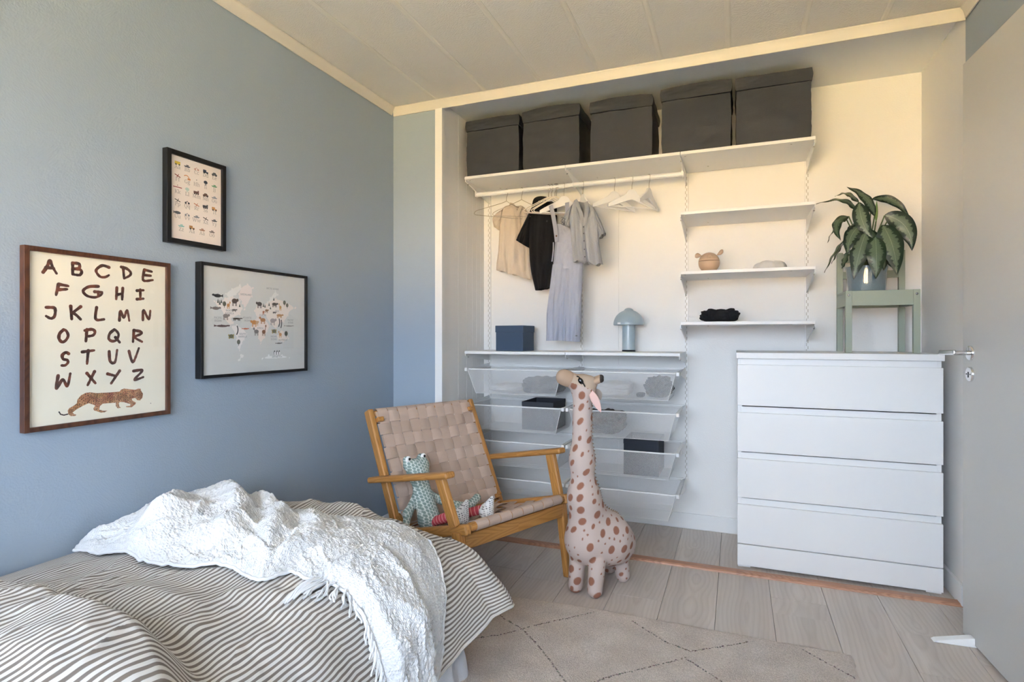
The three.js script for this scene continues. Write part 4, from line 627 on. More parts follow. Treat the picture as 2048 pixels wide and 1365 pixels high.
// ------------------------------------------------------------------ woven lounge chair
const CH = { x: -.8236, z: 2.1719, yaw: 66.5 * Math.PI / 180 };
{
  const t = thing('lounge_chair', 'low oak armchair with woven beige straps, the frog plush sitting in it', 'armchair', [CH.x, 0, CH.z]);
  // local axes: x = across (towards the closet side), y up, z = towards the front of the seat
  const wv = new THREE.Vector3(Math.cos(CH.yaw), 0, -Math.sin(CH.yaw)), qv = new THREE.Vector3(-Math.sin(CH.yaw), 0, -Math.cos(CH.yaw));
  const right = wv.clone(), fwd = qv.clone().negate();
  t.quaternion.setFromRotationMatrix(new THREE.Matrix4().makeBasis(right, new THREE.Vector3(0, 1, 0), right.clone().cross(new THREE.Vector3(0, 1, 0))));
  const sg = Math.sign(right.clone().cross(new THREE.Vector3(0, 1, 0)).dot(fwd));
  const L = (w, y, q) => new THREE.Vector3(w, y, -q * sg), up = new THREE.Vector3(0, 1, 0);
  for (const s of [-1, 1]) {
    const out = new THREE.Vector3(1, 0, 0);
    part('back_post', bar(L(s * .300, .20, .425), L(s * .300, .735, .683), .028, .046, out.clone().cross(up), .008), oak[0], t);
    part('front_leg', bar(L(s * .296, .0, -.004), L(s * .300, .335, .040), .030, .028, out.clone().cross(up), .005, .034, .046), oak[1], t);
    part('arm_support', bar(L(s * .302, .35, .055), L(s * .323, .545, .125), .026, .048, out.clone().cross(up), .006), oak[0], t);
    part('armrest', bar(L(s * .326, .552, .050), L(s * .334, .437, .600), .050, .026, up, .010), oak[1], t);
    part('side_rail', bar(L(s * .290, .352, -.012), L(s * .294, .215, .480), .030, .042, up, .010), oak[0], t);
    part('rear_leg', bar(L(s * .286, .0, .60), L(s * .290, .30, .445), .026, .03, out.clone().cross(up), .005, .03, .044), oak[1], t);
    part('corner_block', bar(L(s * .254, .690, .646), L(s * .285, .690, .646), .05, .022, L(0, 1, .45), .004), oak[1], t);
    part('corner_block', bar(L(s * .254, .275, .440), L(s * .285, .275, .440), .05, .022, L(0, 1, .45), .004), oak[1], t);
  }
  part('top_rail', bar(L(-.287, .718, .668), L(.287, .718, .668), .030, .026, up, .010), oak[0], t);
  part('lower_back_rail', bar(L(-.287, .250, .432), L(.287, .250, .432), .030, .026, up, .010), oak[0], t);
  part('front_rail', bar(L(-.276, .352, .008), L(.276, .352, .008), .034, .032, up, .014), oak[1], t);
  part('front_apron', bar(L(-.285, .296, .022), L(.285, .296, .022), .020, .058, up, .004), oak[0], t);
  part('rear_seat_rail', bar(L(-.28, .226, .47), L(.28, .226, .47), .03, .03, up, .008), oak[1], t);
  // straps: ribbons that pass over and under one another
  const tones = [0xc3ab9a, 0xbea695, 0xc8b09f, 0xb9a291].map((c) => M(c, .62, { bumpMap: T.weave, bumpScale: .0001, side: THREE.DoubleSide }));
  const ribbon = (f, w, nv) => { // f(v) -> centre, across, normal
    const th = .0022; return grid(4, nv, (u, v) => { const { c, a, n } = f(v), k = u < .25 || u > .99 ? -1 : u < .74 ? (u < .49 ? -1 : 1) : 1, cor = [[-1, -1], [-1, 1], [1, 1], [1, -1], [-1, -1]][Math.round(u * 4)]; void k; const p = c.clone().addScaledVector(a, cor[0] * w / 2).addScaledVector(n, cor[1] * th / 2); return [p.x, p.y, p.z, u, v * 6]; });
  };
  const flat = (g) => { const q = g.toNonIndexed(); q.computeVertexNormals(); return q; };
  const nV = 10, nH = 9, bw = .545, pv = bw / nV, A = L(0, .722, .672), Bv = L(0, .262, .440), along = Bv.clone().sub(A), len = along.length(), dirD = along.clone().normalize(), nB = new THREE.Vector3(1, 0, 0).cross(dirD).normalize(); if (nB.dot(L(0, 0, -1)) < 0) nB.negate();
  const ph = len / nH;
  for (let i = 0; i < nV; i++) {
    const w = -bw / 2 + (i + .5) * pv;
    part('strap', flat(ribbon((v) => { // from behind the top rail, over it and down to the lower rail
      const over = .085, s = v * (len + over) - over, c = new THREE.Vector3(w, 0, 0);
      if (s < 0) { const a = -s / over * Math.PI * .95; c.add(A).addScaledVector(dirD, -.018 * Math.sin(a)).addScaledVector(nB, .018 * Math.cos(a) + .001); const n = nB.clone().multiplyScalar(Math.cos(a)).addScaledVector(dirD, -Math.sin(a)); return { c, a: new THREE.Vector3(1, 0, 0), n }; }
      const sag = -.018 * Math.sin(Math.PI * s / len) * (1 - Math.pow(w / .3, 2)); c.add(A).addScaledVector(dirD, s).addScaledVector(nB, .018 + sag + .0042 * Math.cos(Math.PI * (s / ph - .5 + i)) ); return { c, a: new THREE.Vector3(1, 0, 0), n: nB };
    }, pv - .004, 64)), tones[i % 2], t);
  }
  for (let j = 0; j < nH; j++) {
    const s = (j + .5) * ph; if (j === nH) continue;
    part('strap', flat(ribbon((v) => { const w = (v - .5) * (bw + .02), sag = -.018 * Math.sin(Math.PI * s / len) * (1 - Math.pow(w / .3, 2)), x = (w + bw / 2) / pv - .5; return { c: A.clone().addScaledVector(dirD, s).addScaledVector(nB, .018 + sag - .0042 * Math.cos(Math.PI * (x + j))).setX(w), a: dirD, n: nB }; }, ph - .0045, 64)), tones[2 + j % 2], t);
  }
  const SF = L(0, .352, .008), SB = L(0, .235, .455), sd = SB.clone().sub(SF), sl = sd.length(), sdir = sd.clone().normalize(), sn = new THREE.Vector3(1, 0, 0).cross(sdir).normalize(); if (sn.y < 0) sn.negate();
  const nS = 8, nC = 8, sw = .50, ps = sw / nS, pc = sl / nC, sagS = (w, s) => -.045 * Math.sin(Math.PI * clamp(s / sl)) ** .8 * (1 - .55 * Math.pow(w / .29, 2)) - .012 * (1 - Math.pow(w / .27, 2)) * Math.exp(-s * 20);
  for (let i = 0; i < nS; i++) {
    const w = -sw / 2 + (i + .5) * ps + .004;
    part('strap', flat(ribbon((v) => {
      const over = .075, s = v * (sl + over) - over, c = new THREE.Vector3(w, 0, 0);
      if (s < 0) { const a = -s / over * Math.PI * .95; const n = sn.clone().multiplyScalar(Math.cos(a)).addScaledVector(sdir, -Math.sin(a)); c.add(SF).addScaledVector(n, .0185).addScaledVector(sn, 0); return { c, a: new THREE.Vector3(1, 0, 0), n }; }
      c.add(SF).addScaledVector(sdir, s).addScaledVector(sn, .0185 + sagS(w, s) * sst(0, .06, s) + .0042 * Math.cos(Math.PI * (s / pc - .5 + i)) * sst(.0, .05, s)); return { c, a: new THREE.Vector3(1, 0, 0), n: sn };
    }, ps - .0045, 64)), tones[i % 2], t);
  }
  for (let j = 1; j < nC; j++) {
    const s = (j + .5) * pc;
    part('strap', flat(ribbon((v) => { const w = (v - .5) * .548, x = (w + sw / 2) / ps - .5; return { c: SF.clone().addScaledVector(sdir, s).addScaledVector(sn, .0185 + sagS(w, s) - .0042 * Math.cos(Math.PI * (x + j))).setX(w), a: sdir, n: sn }; }, pc - .0045, 60)), tones[2 + j % 2], t);
  }
  // ---------------------------------------------------------------- frog plush on the seat
  const F = thing('frog_plush', 'grey green dotted frog plush with red striped legs sitting in the woven chair', 'soft toy', [CH.x, 0, CH.z]); F.quaternion.copy(t.quaternion);
  const cells = [], rr = rng(12), pat = (base, dot, cell, rad, seed, irregular = .0) => (x, y, z) => { // printed dots on a jittered lattice
    const gx = x / cell, gy = y / cell, gz = z / cell; let best = 9; for (let a = -1; a <= 1; a++) for (let b = -1; b <= 1; b++) for (let c = -1; c <= 1; c++) { const i = Math.floor(gx) + a, j = Math.floor(gy) + b, k = Math.floor(gz) + c, h = Math.sin(i * 12.9 + j * 78.2 + k * 37.7 + seed) * 43758.5, f = h - Math.floor(h), jx = i + .5 + irregular * (f - .5), jy = j + .5 + (i % 2 ? .5 : 0), jz = k + .5; best = Math.min(best, Math.hypot(gx - jx, gy - jy, (gz - jz) * .55)); } return mixc(base, dot, sst(rad + .10, rad - .10, best)); };
  void cells; void rr;
  const teal = pat([.72, .76, .71], [.215, .29, .26], .0125, .49, 3, .15), vm = (o = {}) => M(0xffffff, .95, { vertexColors: true, bumpMap: null, ...o });
  const P = (w, y, q) => L(w, y, q), f = blend([capsule(P(-.208, .500, .455), P(-.196, .478, .448), .034, .046), capsule(P(-.170, .500, .452), P(-.194, .475, .446), .034, .046), capsule(P(-.194, .462, .44), P(-.195, .41, .42), .040, .034), capsule(P(-.197, .41, .41), P(-.208, .295, .345), .034, .050), capsule(P(-.238, .508, .462), P(-.240, .532, .468), .019, .015), capsule(P(-.160, .508, .462), P(-.162, .534, .468), .019, .015), capsule(P(-.222, .392, .405), P(-.290, .325, .385), .020, .017), capsule(P(-.290, .325, .385), P(-.320, .300, .35), .017, .015), capsule(P(-.165, .372, .385), P(-.06, .318, .335), .020, .017), capsule(P(-.06, .318, .335), P(.012, .312, .330), .017, .016), capsule(P(.012, .312, .330), P(.052, .335, .330), .016, .018)], .019);
  part('body', nets(f, [-.36, .20, Math.min(-.1 * sg, -.55 * sg)], [.1, .58, Math.max(-.1 * sg, -.55 * sg)], .0032, teal), vm(), F);
  const red = M(0xffffff, .95, { map: tex(4, 32, (u, v) => (v % .25 < .05 ? hexc(0xe09a96) : hexc(0xc24852))) });
  const spot = pat([.82, .81, .79], [.02, .02, .025], .0085, .27, 9, .5);
  for (const [a, b, c, tip] of [[P(-.215, .285, .32), P(-.19, .318, .25), P(-.158, .342, .195), P(-.150, .392, .165)], [P(-.175, .285, .32), P(-.06, .305, .26), P(-.012, .328, .20), P(-.006, .378, .165)]]) {
    const leg = part('leg', [wire([a, b, c], .0195, 40, 18)], red, F, 'red striped leg');
    const uv = leg.geometry.attributes.uv; for (let i = 0; i < uv.count; i++) uv.setXY(i, uv.getY(i), uv.getX(i) * 2.6);
    const toe = c.clone().add(new THREE.Vector3(.004, -.012, 0)), ff = blend([capsule(c.clone().add(new THREE.Vector3(0, -.012, .004 * sg)), tip, .033, .009), capsule(toe, c.clone().add(new THREE.Vector3(.0, -.026, .012 * sg)), .026, .020)], .02);
    const lo = [c.x - .06, c.y - .08, c.z - .08], hi = [c.x + .06, c.y + .09, c.z + .08]; part('foot', nets(ff, lo, hi, .0020, spot), vm(), F, 'white foot with black dots');
  }
  for (const [w, y] of [[-.241, .537], [-.161, .539]]) { const e = part('eye', new THREE.SphereGeometry(.0135, 20, 14).scale(1, 1, .6).translate(...P(w, y, .452).toArray()), M(0xf2f2f0, .5), F); part('pupil', new THREE.SphereGeometry(.0062, 14, 10).scale(1, 1, .5).translate(...P(w + .002, y + .001, .4448).toArray()), M(0x0a0a0a, .3), e); }
}
// ------------------------------------------------------------------ giraffe plush
{
  const t = thing('giraffe_plush', 'tall stuffed giraffe with brown spots standing on the floor by the dresser', 'soft toy', [-.57, 0, 2.38]), o = V(-.57, 0, 2.38);
  const Q = (x, y, z) => V(x, y, z).sub(o);
  const legs = [[-.628, 2.305, .14], [-.540, 2.285, .14], [-.462, 2.478, .13], [-.535, 2.545, .13]];
  const torso = [capsule(Q(-.600, .83, 2.315), Q(-.602, .56, 2.312), .040, .043), capsule(Q(-.602, .56, 2.312), Q(-.596, .40, 2.318), .043, .058), capsule(Q(-.596, .40, 2.318), Q(-.588, .235, 2.335), .058, .078), capsule(Q(-.585, .205, 2.335), Q(-.515, .198, 2.415), .090, .100), capsule(Q(-.515, .205, 2.415), Q(-.484, .175, 2.458), .098, .076), capsule(Q(-.590, .39, 2.325), Q(-.533, .262, 2.395), .036, .062)];
  const head = [capsule(Q(-.596, .855, 2.318), Q(-.598, .872, 2.316), .042, .040), capsule(Q(-.600, .865, 2.312), Q(-.652, .898, 2.282), .040, .030), capsule(Q(-.59, .875, 2.32), Q(-.568, .880, 2.325), .036, .028)];
  const lf = legs.map(([x, z, y]) => capsule(Q(x + (x > -.5 ? -.012 : .006), y, z + .012 * Math.sign(2.4 - z)), Q(x, .031, z), .035, .031));
  const bodyF = blend(torso, .05), headF = blend(head, .02), legF = (x, y, z) => Math.min(...lf.map((f) => f(x, y, z)));
  const all = (x, y, z) => { const q = Math.min(smin(smin(bodyF(x, y, z), headF(x, y, z), .03), legF(x, y, z), .012)); return Math.max(q, -y + .0015); };
  // printed spots: points spread over the hide, each a tilted ellipse
  const r = rng(21), spots = []; let guard = 0;
  const grad = (x, y, z) => new THREE.Vector3(all(x + .002, y, z) - all(x - .002, y, z), all(x, y + .002, z) - all(x, y - .002, z), all(x, y, z + .002) - all(x, y, z - .002)).normalize();
  while (spots.length < 330 && guard++ < 60000) {
    const p = new THREE.Vector3(lerp(-.16, .19, r()), lerp(.0, .95, r()), lerp(-.19, .13, r())); let d = all(p.x, p.y, p.z); if (Math.abs(d) > .06) continue;
    for (let k = 0; k < 3; k++) { const g = grad(p.x, p.y, p.z); p.addScaledVector(g, -d); d = all(p.x, p.y, p.z); } if (Math.abs(d) > .002) continue;
    const big = r(), R = big < .16 ? .0055 : big < .40 ? .0125 : .0190; if (spots.some((s) => s.p.distanceTo(p) < (s.R + R) * .98 + .010)) continue;
    const n = grad(p.x, p.y, p.z), a = new THREE.Vector3(0, 1, 0).cross(n).normalize(), b = n.clone().cross(a), th = .6 + r() * .7, e1 = a.clone().multiplyScalar(Math.cos(th)).addScaledVector(b, Math.sin(th)); spots.push({ p, R, n, e1, e2: n.clone().cross(e1), k: .52 + .32 * r() });
  }
  const cellS = .04, bins = new Map(); for (const s of spots) { const k = [s.p.x, s.p.y, s.p.z].map((q) => Math.floor(q / cellS)).join(); (bins.get(k) ?? bins.set(k, []).get(k)).push(s); }
  const cream = [.80, .76, .70], brown = [.30, .125, .075], beige = [.52, .40, .30];
  const col = (x, y, z) => {
    const w = V(0, 0, 0).set(x, y, z).add(o); let c = cream, v = 1; const X = Math.floor(x / cellS), Y = Math.floor(y / cellS), Z = Math.floor(z / cellS), q = new THREE.Vector3();
    if (w.y > .872 + (w.x + .60) * -.35 && w.x > -.645) return beige; // brow and crown
    for (let a = -1; a <= 1; a++) for (let b = -1; b <= 1; b++) for (let d = -1; d <= 1; d++) for (const s of bins.get([X + a, Y + b, Z + d].join()) ?? []) { q.set(x, y, z).sub(s.p); const u = q.dot(s.e1), h = q.dot(s.e2); v = Math.min(v, Math.hypot(u, h / s.k, q.dot(s.n) * .8) / s.R); }
    c = mixc(brown, cream, sst(.86, 1.14, v)); return c;
  };
  part('body', nets(all, [-.16, -.006, -.21], [.20, .95, .15], .0029, col), M(0xffffff, .95, { vertexColors: true, sheen: .3 }), t);
  const tan = M(0xb59a82, .9, { sheen: .4 }), mz = blend([capsule(Q(-.656, .898, 2.280), Q(-.669, .904, 2.272), .0345, .0335)], .01);
  part('muzzle', nets(mz, [-.145, .845, .05], [-.04, .96, .16], .003), tan, t, 'beige rounded muzzle');
  const eyeAt = Q(-.597, .889, 2.272), ef = new THREE.SphereGeometry(.0125, 20, 14).scale(.85, 1.25, .5); ef.rotateZ(.5).rotateY(.15).translate(...eyeAt.toArray()); part('eye', ef, M(0x0b0a0a, .1), t);
  part('eyelash', wire([Q(-.612, .910, 2.268), Q(-.598, .905, 2.258), Q(-.585, .885, 2.26), Q(-.578, .868, 2.268)], .0026, 24, 6), M(0x17110e, .9), t);
  for (const [x, y, z] of [[-.548, .889, 2.31], [-.558, .895, 2.355]]) { const a = Q(x - .022, y - .014, z + .006), b = Q(x + .024, y + .006, z + .002), h = part('horn', nets(capsule(a, b, .0135, .0125), [a.x - .02, a.y - .02, a.z - .02], [b.x + .02, b.y + .02, b.z + .02], .0025), tan, t); part('horn_tip', new THREE.SphereGeometry(.0128, 16, 10).scale(1.0, 1, 1).translate(b.x + .002, b.y, b.z), M(0x3d332c, .9), h); }
  for (const [a, b, cpt, m2] of [[Q(-.562, .852, 2.300), Q(-.515, .765, 2.285), Q(-.538, .82, 2.27), M(0xe2bdb3, .9)], [Q(-.572, .855, 2.36), Q(-.545, .80, 2.41), Q(-.55, .84, 2.40), M(0xcdbfb2, .9)]]) {
    const q = new THREE.QuadraticBezierCurve3(a, cpt, b); part('ear', grid(14, 20, (u, v) => { const p = q.getPoint(v), w = .0165 * Math.pow(Math.sin(Math.PI * clamp(.06 + v * .92)), .8), aa = u * 6.2832; return [p.x + w * Math.cos(aa), p.y + .3 * w * Math.cos(aa), p.z + w * .35 * Math.sin(aa) + .004 * Math.cos(aa) ** 2]; }, true), m2, t);
  }
  // mane tufts down the back of the neck and spine
  const tuft = []; for (let k = 0; k < 46; k++) { const s = k / 45, p = s < .62 ? Q(-.556 + (s > .45 ? (s - .45) * .10 : 0), lerp(.86, .42, s / .62), 2.345) : Q(lerp(-.540, -.455, (s - .62) / .38), lerp(.42, .275, (s - .62) / .38), lerp(2.36, 2.50, (s - .62) / .38)); for (let i = 0; i < 60; i++) { const d = all(p.x, p.y, p.z); if (Math.abs(d) < .001) break; const g = grad(p.x, p.y, p.z); p.addScaledVector(g, -d); } const g = grad(p.x, p.y, p.z); tuft.push(new THREE.ConeGeometry(.0055, .010, 6).applyQuaternion(new THREE.Quaternion().setFromUnitVectors(new THREE.Vector3(0, 1, 0), g.clone().add(new THREE.Vector3(0, -.25, 0)).normalize())).translate(p.x + g.x * .004, p.y + g.y * .004, p.z + g.z * .004)); }
  part('mane', tuft, M(0xa98f78, .95), t);
}
// ------------------------------------------------------------------ bed
const midRows = [[-1.803, .440], [-1.60, .478], [-1.42, .492], [-1.24, .494], [-1.08, .488], [-.95, .468], [-.86, .424], [-.80, .355], [-.765, .27], [-.745, .155]], endRows = [[-1.803, .440], [-1.60, .475], [-1.45, .486], [-1.27, .488], [-1.12, .466], [-.99, .446], [-.88, .408], [-.795, .355], [-.725, .295], [-.672, .222]];
function duvetAt(rz, t) {
  const e = sst(1.30, 1.70, rz), a = cr(midRows, t), b = cr(endRows, t); let x = lerp(a[0], b[0], e), y = lerp(a[1], b[1], e);
  const top = 1 - sst(.55, .75, t), wall = sst(0, .12, t);
  const front = .70 + .05 * Math.exp(-(((x + 1.08) / .22) ** 2)) - .10 * sst(-.95, -.62, x) * 1 + .02 * N3(x * 3, 0, 4), st = sst(front + .022, front - .075, rz);
  y += st * (.085 * (1 - .5 * sst(-.8, -.65, x))) * wall; x += st * .06 * sst(.62, .85, t);
  y += .018 * Math.exp(-(((rz - front + .14) / .10) ** 2)) * st;
  y -= .018 * Math.exp(-(((rz - front - .03) / .035) ** 2)) * top * wall;
  // puffs and wrinkles
  const puff = .016 * N3(x * 2.2, rz * 2.2, 1) + .008 * N3(x * 6, rz * 5, 2), cre = .006 * (1 - Math.abs(N3(x * 7 + .6 * N3(rz * 4, x * 4, 8), rz * 4.5, 3))) ** 3 + .0022 * N3(x * 22, rz * 16, 6), fl = (1 - wall * .0) * 1;
  y += (puff + cre) * wall * (.35 + .65 * top) * fl; x += (1 - top) * (.010 * Math.sin(rz * 16 + 2.2 * N3(rz * 2, t, 3)) * sst(.7, 1, t) + .006 * N3(rz * 9, t * 5, 4));
  const end = sst(1.585, 1.70, rz); y -= .055 * end * end * top * (1 - .3 * wall) - .0; y -= .01 * end;
  const ripple = sst(1.50, 1.70, rz) * sst(.6, .9, t); x += .005 * ripple * Math.sin(rz * 46 + t * 9 + 3 * N3(rz * 9, t, 6)); y += .003 * ripple * N3(rz * 14, t * 6, 1);
  return [x, y, rz];
}
const duvetN = (rz, t) => { const e = .006, a = duvetAt(rz - e, t), b = duvetAt(rz + e, t), c = duvetAt(rz, Math.max(0, t - e)), d = duvetAt(rz, Math.min(1, t + e)); return V(...b).sub(V(...a)).cross(V(...d).sub(V(...c))).normalize().negate(); };
const smoothN = (rz, t) => { const a = cr(midRows, Math.max(.06, t - .05)), b = cr(midRows, Math.min(1, Math.max(.06, t) + .05)), n = new THREE.Vector3(-(b[1] - a[1]), b[0] - a[0], 0).normalize(); return n.lerp(new THREE.Vector3(0, 1, 0), 1 - sst(.5, .66, t)).normalize(); };
{
  const bed = thing('bed', 'single bed along the blue wall with a white valance hanging to the floor', 'bed');
  part('mattress', bx(XL + .008, -.86, .24, .405, -.36, 1.58, .04), M(0xe9e8e6, .9), bed);
  part('bed_base', bx(XL + .012, -.87, .11, .238, -.36, 1.56, .006), M(0xd8d6d2, .7), bed);
  for (const [x, z] of [[-1.76, -.33], [-.95, -.33], [-1.76, 1.54], [-.95, 1.54]]) part('leg', bx(x - .022, x + .022, 0, .112, z - .022, z + .022, .004), M(0xcfcac2, .6), bed);
  const sk = (s) => { // along the long side, round the corner, across the foot
    const A = 1.92, c = .04, R = -.786; let x, z, nx, nz; if (s < A) { x = R; z = -.36 + s; nx = 1; nz = 0; } else if (s < A + c * 1.57) { const a = (s - A) / c; x = R - c + c * Math.cos(a); z = 1.56 + c * Math.sin(a); nx = Math.cos(a); nz = Math.sin(a); } else { x = R - c - (s - A - c * 1.57); z = 1.56 + c; nx = 0; nz = 1; } return [x, z, nx, nz];
  };
  part('valance', grid(420, 24, (u, v) => { const s = u * 2.90, [x, z, nx, nz] = sk(s), f = (.004 + .016 * v) * (Math.sin(s * 46 + 2 * N3(s * 3, 0, 2)) + .6 * N3(s * 18, v * 1.2, 5)) + .02 * v; const k = f - .075 * (1 - v); return [x + nx * k, lerp(.34, .004, v), -(z + nz * k), s * 3, v]; }), fabric(0xe6e7ea), bed);
  const st = tex(8, 128, (u, v) => { const k = (v * 4) % 1, e = Math.min(sst(.02, .07, k), sst(.53, .48, k)), n = .03 * N3(v * 60, u * 9, 1); return mixc(hexc(0xebe7e1), hexc(0x8b8178), e).map((q) => q + n); });
  const dm = M(0xffffff, .95, { map: st, side: THREE.DoubleSide, bumpMap: T.cloth, bumpScale: .0006 });
  const lens = []; { let s = 0, p = null; for (let k = 0; k <= 200; k++) { const q = cr(midRows, k / 200); if (p) s += Math.hypot(q[0] - p[0], q[1] - p[1]); lens.push(s); p = q; } }
  const arc = (t) => { const f = clamp(t) * 200, i = Math.min(199, Math.floor(f)); return lerp(lens[i], lens[i + 1], f - i); };
  const D = thing('duvet', 'rumpled duvet in white and taupe stripes spread over the bed', 'duvet');
  const top = grid(330, 190, (u, v) => { const rz = lerp(-.38, 1.70, u), p = duvetAt(rz, v); return [p[0], p[1], -rz, rz * 2, (arc(v) + .012 * N3(rz * 1.6, v * 2, 12) + .05 * (rz - .7) * sst(.75, .6, rz) * 1) / .052]; });
  // underside and edges, so that the duvet has body
  const under = grid(110, 60, (u, v) => { const rz = lerp(-.38, 1.695, u), p = duvetAt(rz, v), n = duvetN(rz, v), k = .028 * Math.min(1, Math.min(u, 1 - u) * 30, (1 - v) * 25, v * 25 + .2); return [p[0] - n.x * k, Math.max(.03, p[1] - n.y * k), -rz - n.z * k, rz * 2, arc(v) / .052]; });
  const fr = under.index.array; for (let i = 0; i < fr.length; i += 3) [fr[i], fr[i + 1]] = [fr[i + 1], fr[i]]; under.computeVertexNormals();
  part('cover', top, dm, D); part('underside', under, dm, D);
  part('hem', wire(Array.from({ length: 60 }, (_, i) => { const p = duvetAt(lerp(.2, 1.698, i / 59), .995); return V(p[0], p[1], p[2]); }), .0035, 240, 6), M(0xd8d3cb, .95), D);
}
{ // white knitted throw lying in folds across the bed and down its side
  const lo = [[1.051, .02], [1.047, .063], [1.033, .138], [1.005, .237], [1.009, .321], [1.037, .388], [1.014, .454], [1.023, .483], [1.085, .50], [1.079, .550], [1.105, .575], [1.121, .637], [1.112, .758], [1.107, .842], [1.112, .93]], hi = [[1.11, .012], [1.18, .012], [1.303, .012], [1.46, .012], [1.56, .05], [1.518, .158], [1.467, .283], [1.453, .396], [1.509, .487], [1.555, .567], [1.527, .658], [1.467, .754], [1.397, .850], [1.345, .933], [1.29, .985]], T0 = thing('throw_blanket', 'white crinkled knit blanket with fringe thrown in folds across the striped duvet', 'blanket');
  const H = [[.045], [.085], [.115], [.135], [.125], [.105], [.09], [.075], [.055], [.036], [.030], [.026], [.024], [.022], [.02]];
  const RIDGES = [[.04, .45, .16, .75, .42, .05], [.17, .85, .19, .30, .55, .045], [.16, .86, .29, .84, .72, .05], [.29, .84, .34, .20, .62, .042], [.38, .84, .43, .28, .72, .042], [.30, .20, .47, .14, .40, .035], [.48, .80, .53, .22, .66, .040], [.57, .62, .61, .18, .50, .04]];
  const surf = (q, p) => {
    const a = cr(lo, q), b = cr(hi, q), rz = lerp(a[0], b[0], p), t = clamp(lerp(a[1], b[1], p)), base = duvetAt(rz, t), n = smoothN(rz, t), env = Math.pow(Math.sin(Math.PI * clamp(p, 0, 1)), .55);
    const flat = sst(.80, .60, q), bend = .55 * N3(q * 3.2, p * 1.2, 21), fold = (k, sharp) => Math.pow(.5 + .5 * Math.sin(k), sharp);
    const r1 = fold(q * 31 + p * 3.6 + 2.4 * bend + 4.2, 1.5), r2 = fold(q * 17 - p * 7 + 2.2 * N3(q * 3, p * 2, 5) + .6, 1.7), r3 = Math.pow(1 - Math.abs(N3(q * 10 + bend, p * 3, 31)), 2.5);
    let rid = 0; for (const [q0, p0, q1, p1, A, w] of RIDGES) { const W = w * 1.3, ax = (q1 - q0) * 1.6, ay = (p1 - p0) * .5, bx_ = (q + .012 * Math.sin(p * 9) - q0) * 1.6, by = (p + .03 * Math.sin(q * 30) - p0) * .5, s = clamp((bx_ * ax + by * ay) / (ax * ax + ay * ay)), d = Math.hypot(bx_ - ax * s, by - ay * s); rid = Math.max(rid, A * Math.exp(-((d / W) ** 2))) + .25 * Math.min(rid, A * Math.exp(-((d / W) ** 2))); }
    let h = .93 * cr(H, q)[0] * env * (.36 + .66 * rid + .12 * r3 + .14 * r2) + .012 * env * (r1 + .5 * r3) * (1 - flat);
    const cr0 = lerp(.46, .70, sst(.66, 1, q)) + .03 * Math.sin(q * 20), lay = sst(.60, .70, q); h += lay * (.024 * sst(cr0 + .03, cr0 - .05, p) - .010 * Math.exp(-(((p - cr0 - .06) / .05) ** 2))) * sst(0, .12, p) * sst(1, .9, p);
    const wool = .0024 * N3(rz * 70, t * 95, 2) + .0012 * N3(rz * 150, t * 200, 5);
    h += .010 + wool; const P = V(...base).addScaledVector(n, h); P.x = Math.max(P.x, XL + .012); return P;
  };
  const kn = tex(512, 512, (u, v) => { const w = .5 * tile(u, v, 8, 8, 4), a = Math.sin((u * 34 + w) * 6.283) * .5 + .5, b = Math.sin((v * 34 + (Math.floor(u * 34 + w) % 2) * .5 + w) * 6.283) * .5 + .5; return .25 + .5 * a * b + .25 * (.5 + .5 * tile(u, v, 90, 90, 7)); }, false);
  const cotton = M(0xe2e2e2, .95, { sheen: .3 }), wm = M(0xe2e2e2, .95, { bumpMap: kn, bumpScale: .0024, side: THREE.DoubleSide, sheen: .4 });
  part('knit', grid(440, 170, (u, v) => { const P = surf(u, v); return [P.x, P.y, P.z, u * 4.6, v * 1.9]; }), wm, T0);
  // rolled edge thickness along both long sides
  part('edge_roll', [0, 1].map((s) => wire(Array.from({ length: 110 }, (_, i) => { const P = surf(i / 109, s ? .997 : .003); P.y -= .002; return P; }), .0048, 330, 8)), cotton, T0);
  const r = rng(31);
  for (let k = 0; k < 24; k++) {
    const q = lerp(.665, .985, k / 23) + .006 * (r() - .5), a = cr(lo, q), b = cr(hi, q), d = [a[0] - b[0], a[1] - b[1]], l = Math.hypot(d[0], d[1] * 1.3), g = sst(.54, .68, a[1]), st = [];
    const dz = d[0] / l * (1 - .85 * g), dt = lerp(d[1] / l * .8, .70, g);
    for (let i = 0; i < 4; i++) { const L = .06 + .05 * r(), j = (r() - .5) * .02, ph = r() * 6, pts = []; for (let m = 0; m <= 7; m++) { const s = m / 7, rz = a[0] + dz * L * s + j * s * 1.6 + .007 * s * Math.sin(s * 6 + ph), t = clamp(a[1] + dt * L * s + .005 * s * Math.sin(s * 5 + ph * 2), 0, .999), p = duvetAt(rz, t), n = duvetN(rz, t); pts.push(V(...p).addScaledVector(n, .010 - .004 * s + .005 * r() * (1 - s) + .003 * Math.abs(Math.sin(i + k)))); } st.push(wire(pts, .0025, 26, 6)); }
    part('tassel', st, cotton, T0);
  }
}
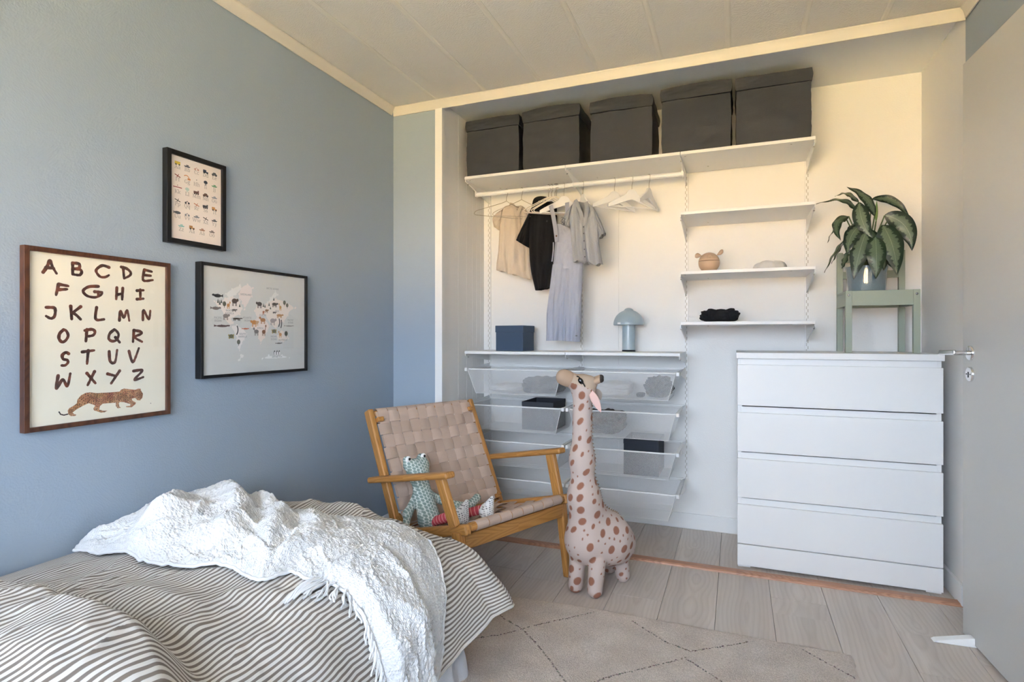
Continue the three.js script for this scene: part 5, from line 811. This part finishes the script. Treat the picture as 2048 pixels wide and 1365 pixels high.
{ // deep-pile rug with thin dark lines
  const x0 = -1.25, x1 = .358, z0 = -.2, z1 = 2.178, W = 1100, Hh = 1600, c = document.createElement('canvas'); c.width = W; c.height = Hh; const g = c.getContext('2d'), r = rng(77), px = (x) => (x - x0) / (x1 - x0) * W, pz = (z) => (z1 - z) / (z1 - z0) * Hh;
  const id = g.createImageData(W, Hh); for (let y = 0; y < Hh; y++) for (let x = 0; x < W; x++) { const o = (y * W + x) * 4, n = .5 * N3(x * .22, y * .22, 1) + .35 * N3(x * .5, y * .5, 2) + .28 * N3(x * .012, y * .012, 3), col = mixc(hexc(0xb9aa9d), hexc(0xecdfd3), clamp(.52 + .55 * n)); for (let k = 0; k < 3; k++) id.data[o + k] = col[k] * 255; id.data[o + 3] = 255; } g.putImageData(id, 0, 0);
  const lines = [[-.843, 2.013, -.810, 1.980, -.718, 1.926, -.649, 1.856, -.560, 1.758, -.497, 1.682, -.402, 1.58, -.2, 1.38, 0, 1.2], [-1.1, 1.66, -.859, 1.814, -.777, 1.869, -.687, 1.965, -.591, 2.055, -.509, 2.137], [-.361, 2.122, -.232, 2.021, -.144, 1.989, -.021, 2.078, .062, 2.144], [-.7, 1.45, -.402, 1.709, -.350, 1.765, -.201, 1.900, -.158, 1.942, -.043, 1.851, .15, 1.68, .35, 1.5], [.209, 2.139, .345, 2.019], [-.7, 1.45, -.4, 1.1, -.1, .8, .3, .4]];
  for (const l of lines) for (let i = 0; i + 3 < l.length; i += 2) { const n = Math.hypot(l[i + 2] - l[i], l[i + 3] - l[i + 1]) / .0035; for (let k = 0; k < n; k++) { if (r() < .35) continue; const t = k / n; g.fillStyle = `rgba(${70 + r() * 40 | 0},${62 + r() * 36 | 0},${55 + r() * 32 | 0},${.35 + r() * .55})`; g.beginPath(); g.ellipse(px(lerp(l[i], l[i + 2], t)) + (r() - .5) * 3.2, pz(lerp(l[i + 1], l[i + 3], t)) + (r() - .5) * 3.2, 1.0 + r() * 1.6, 1.0 + r() * 1.6, 0, 0, 7); g.fill(); } }
  const ct = new THREE.CanvasTexture(c); ct.colorSpace = THREE.SRGBColorSpace;
  const pile = tex(512, 512, (u, v) => .5 + .5 * (.6 * tile(u, v, 120, 120, 1) + .4 * tile(u, v, 300, 300, 2)), false, 4, 6);
  const R = thing('rug', 'light beige deep-pile rug with thin dark diamond lines on the floor', 'rug');
  const rm = M(0xffffff, 1, { map: ct, bumpMap: pile, bumpScale: .0055, sheen: .2 });
  part('pile', grid(220, 320, (u, v) => { const x = lerp(x0, x1, u), z = lerp(z0, z1, v), e = Math.min(u * (x1 - x0), (1 - u) * (x1 - x0), (1 - v) * (z1 - z0), v * (z1 - z0)), wob = .004 * N3(x * 30, z * 30, 1) * sst(.02, 0, e), tilt = -.055 * sst(-.5, -1.25, x) * v; return [x + wob + .006 * N3(z * 6, 0, 7) * (u > .99 ? 1 : 0), .0135 * Math.pow(sst(0, .014, e), .5) + .0012 * N3(x * 60, z * 60, 3) * sst(0, .01, e) + .0006, -(z + wob + tilt), u, v]; }), rm, R);
  part('backing', bx(x0 + .004, x1 - .004, .0003, .002, z0 + .004, z1 - .06), M(0xa89c8e, 1), R);
}
scene.traverse((o) => { if (o.isMesh) { o.castShadow = true; o.receiveShadow = true; } });
renderer.render(scene, camera);
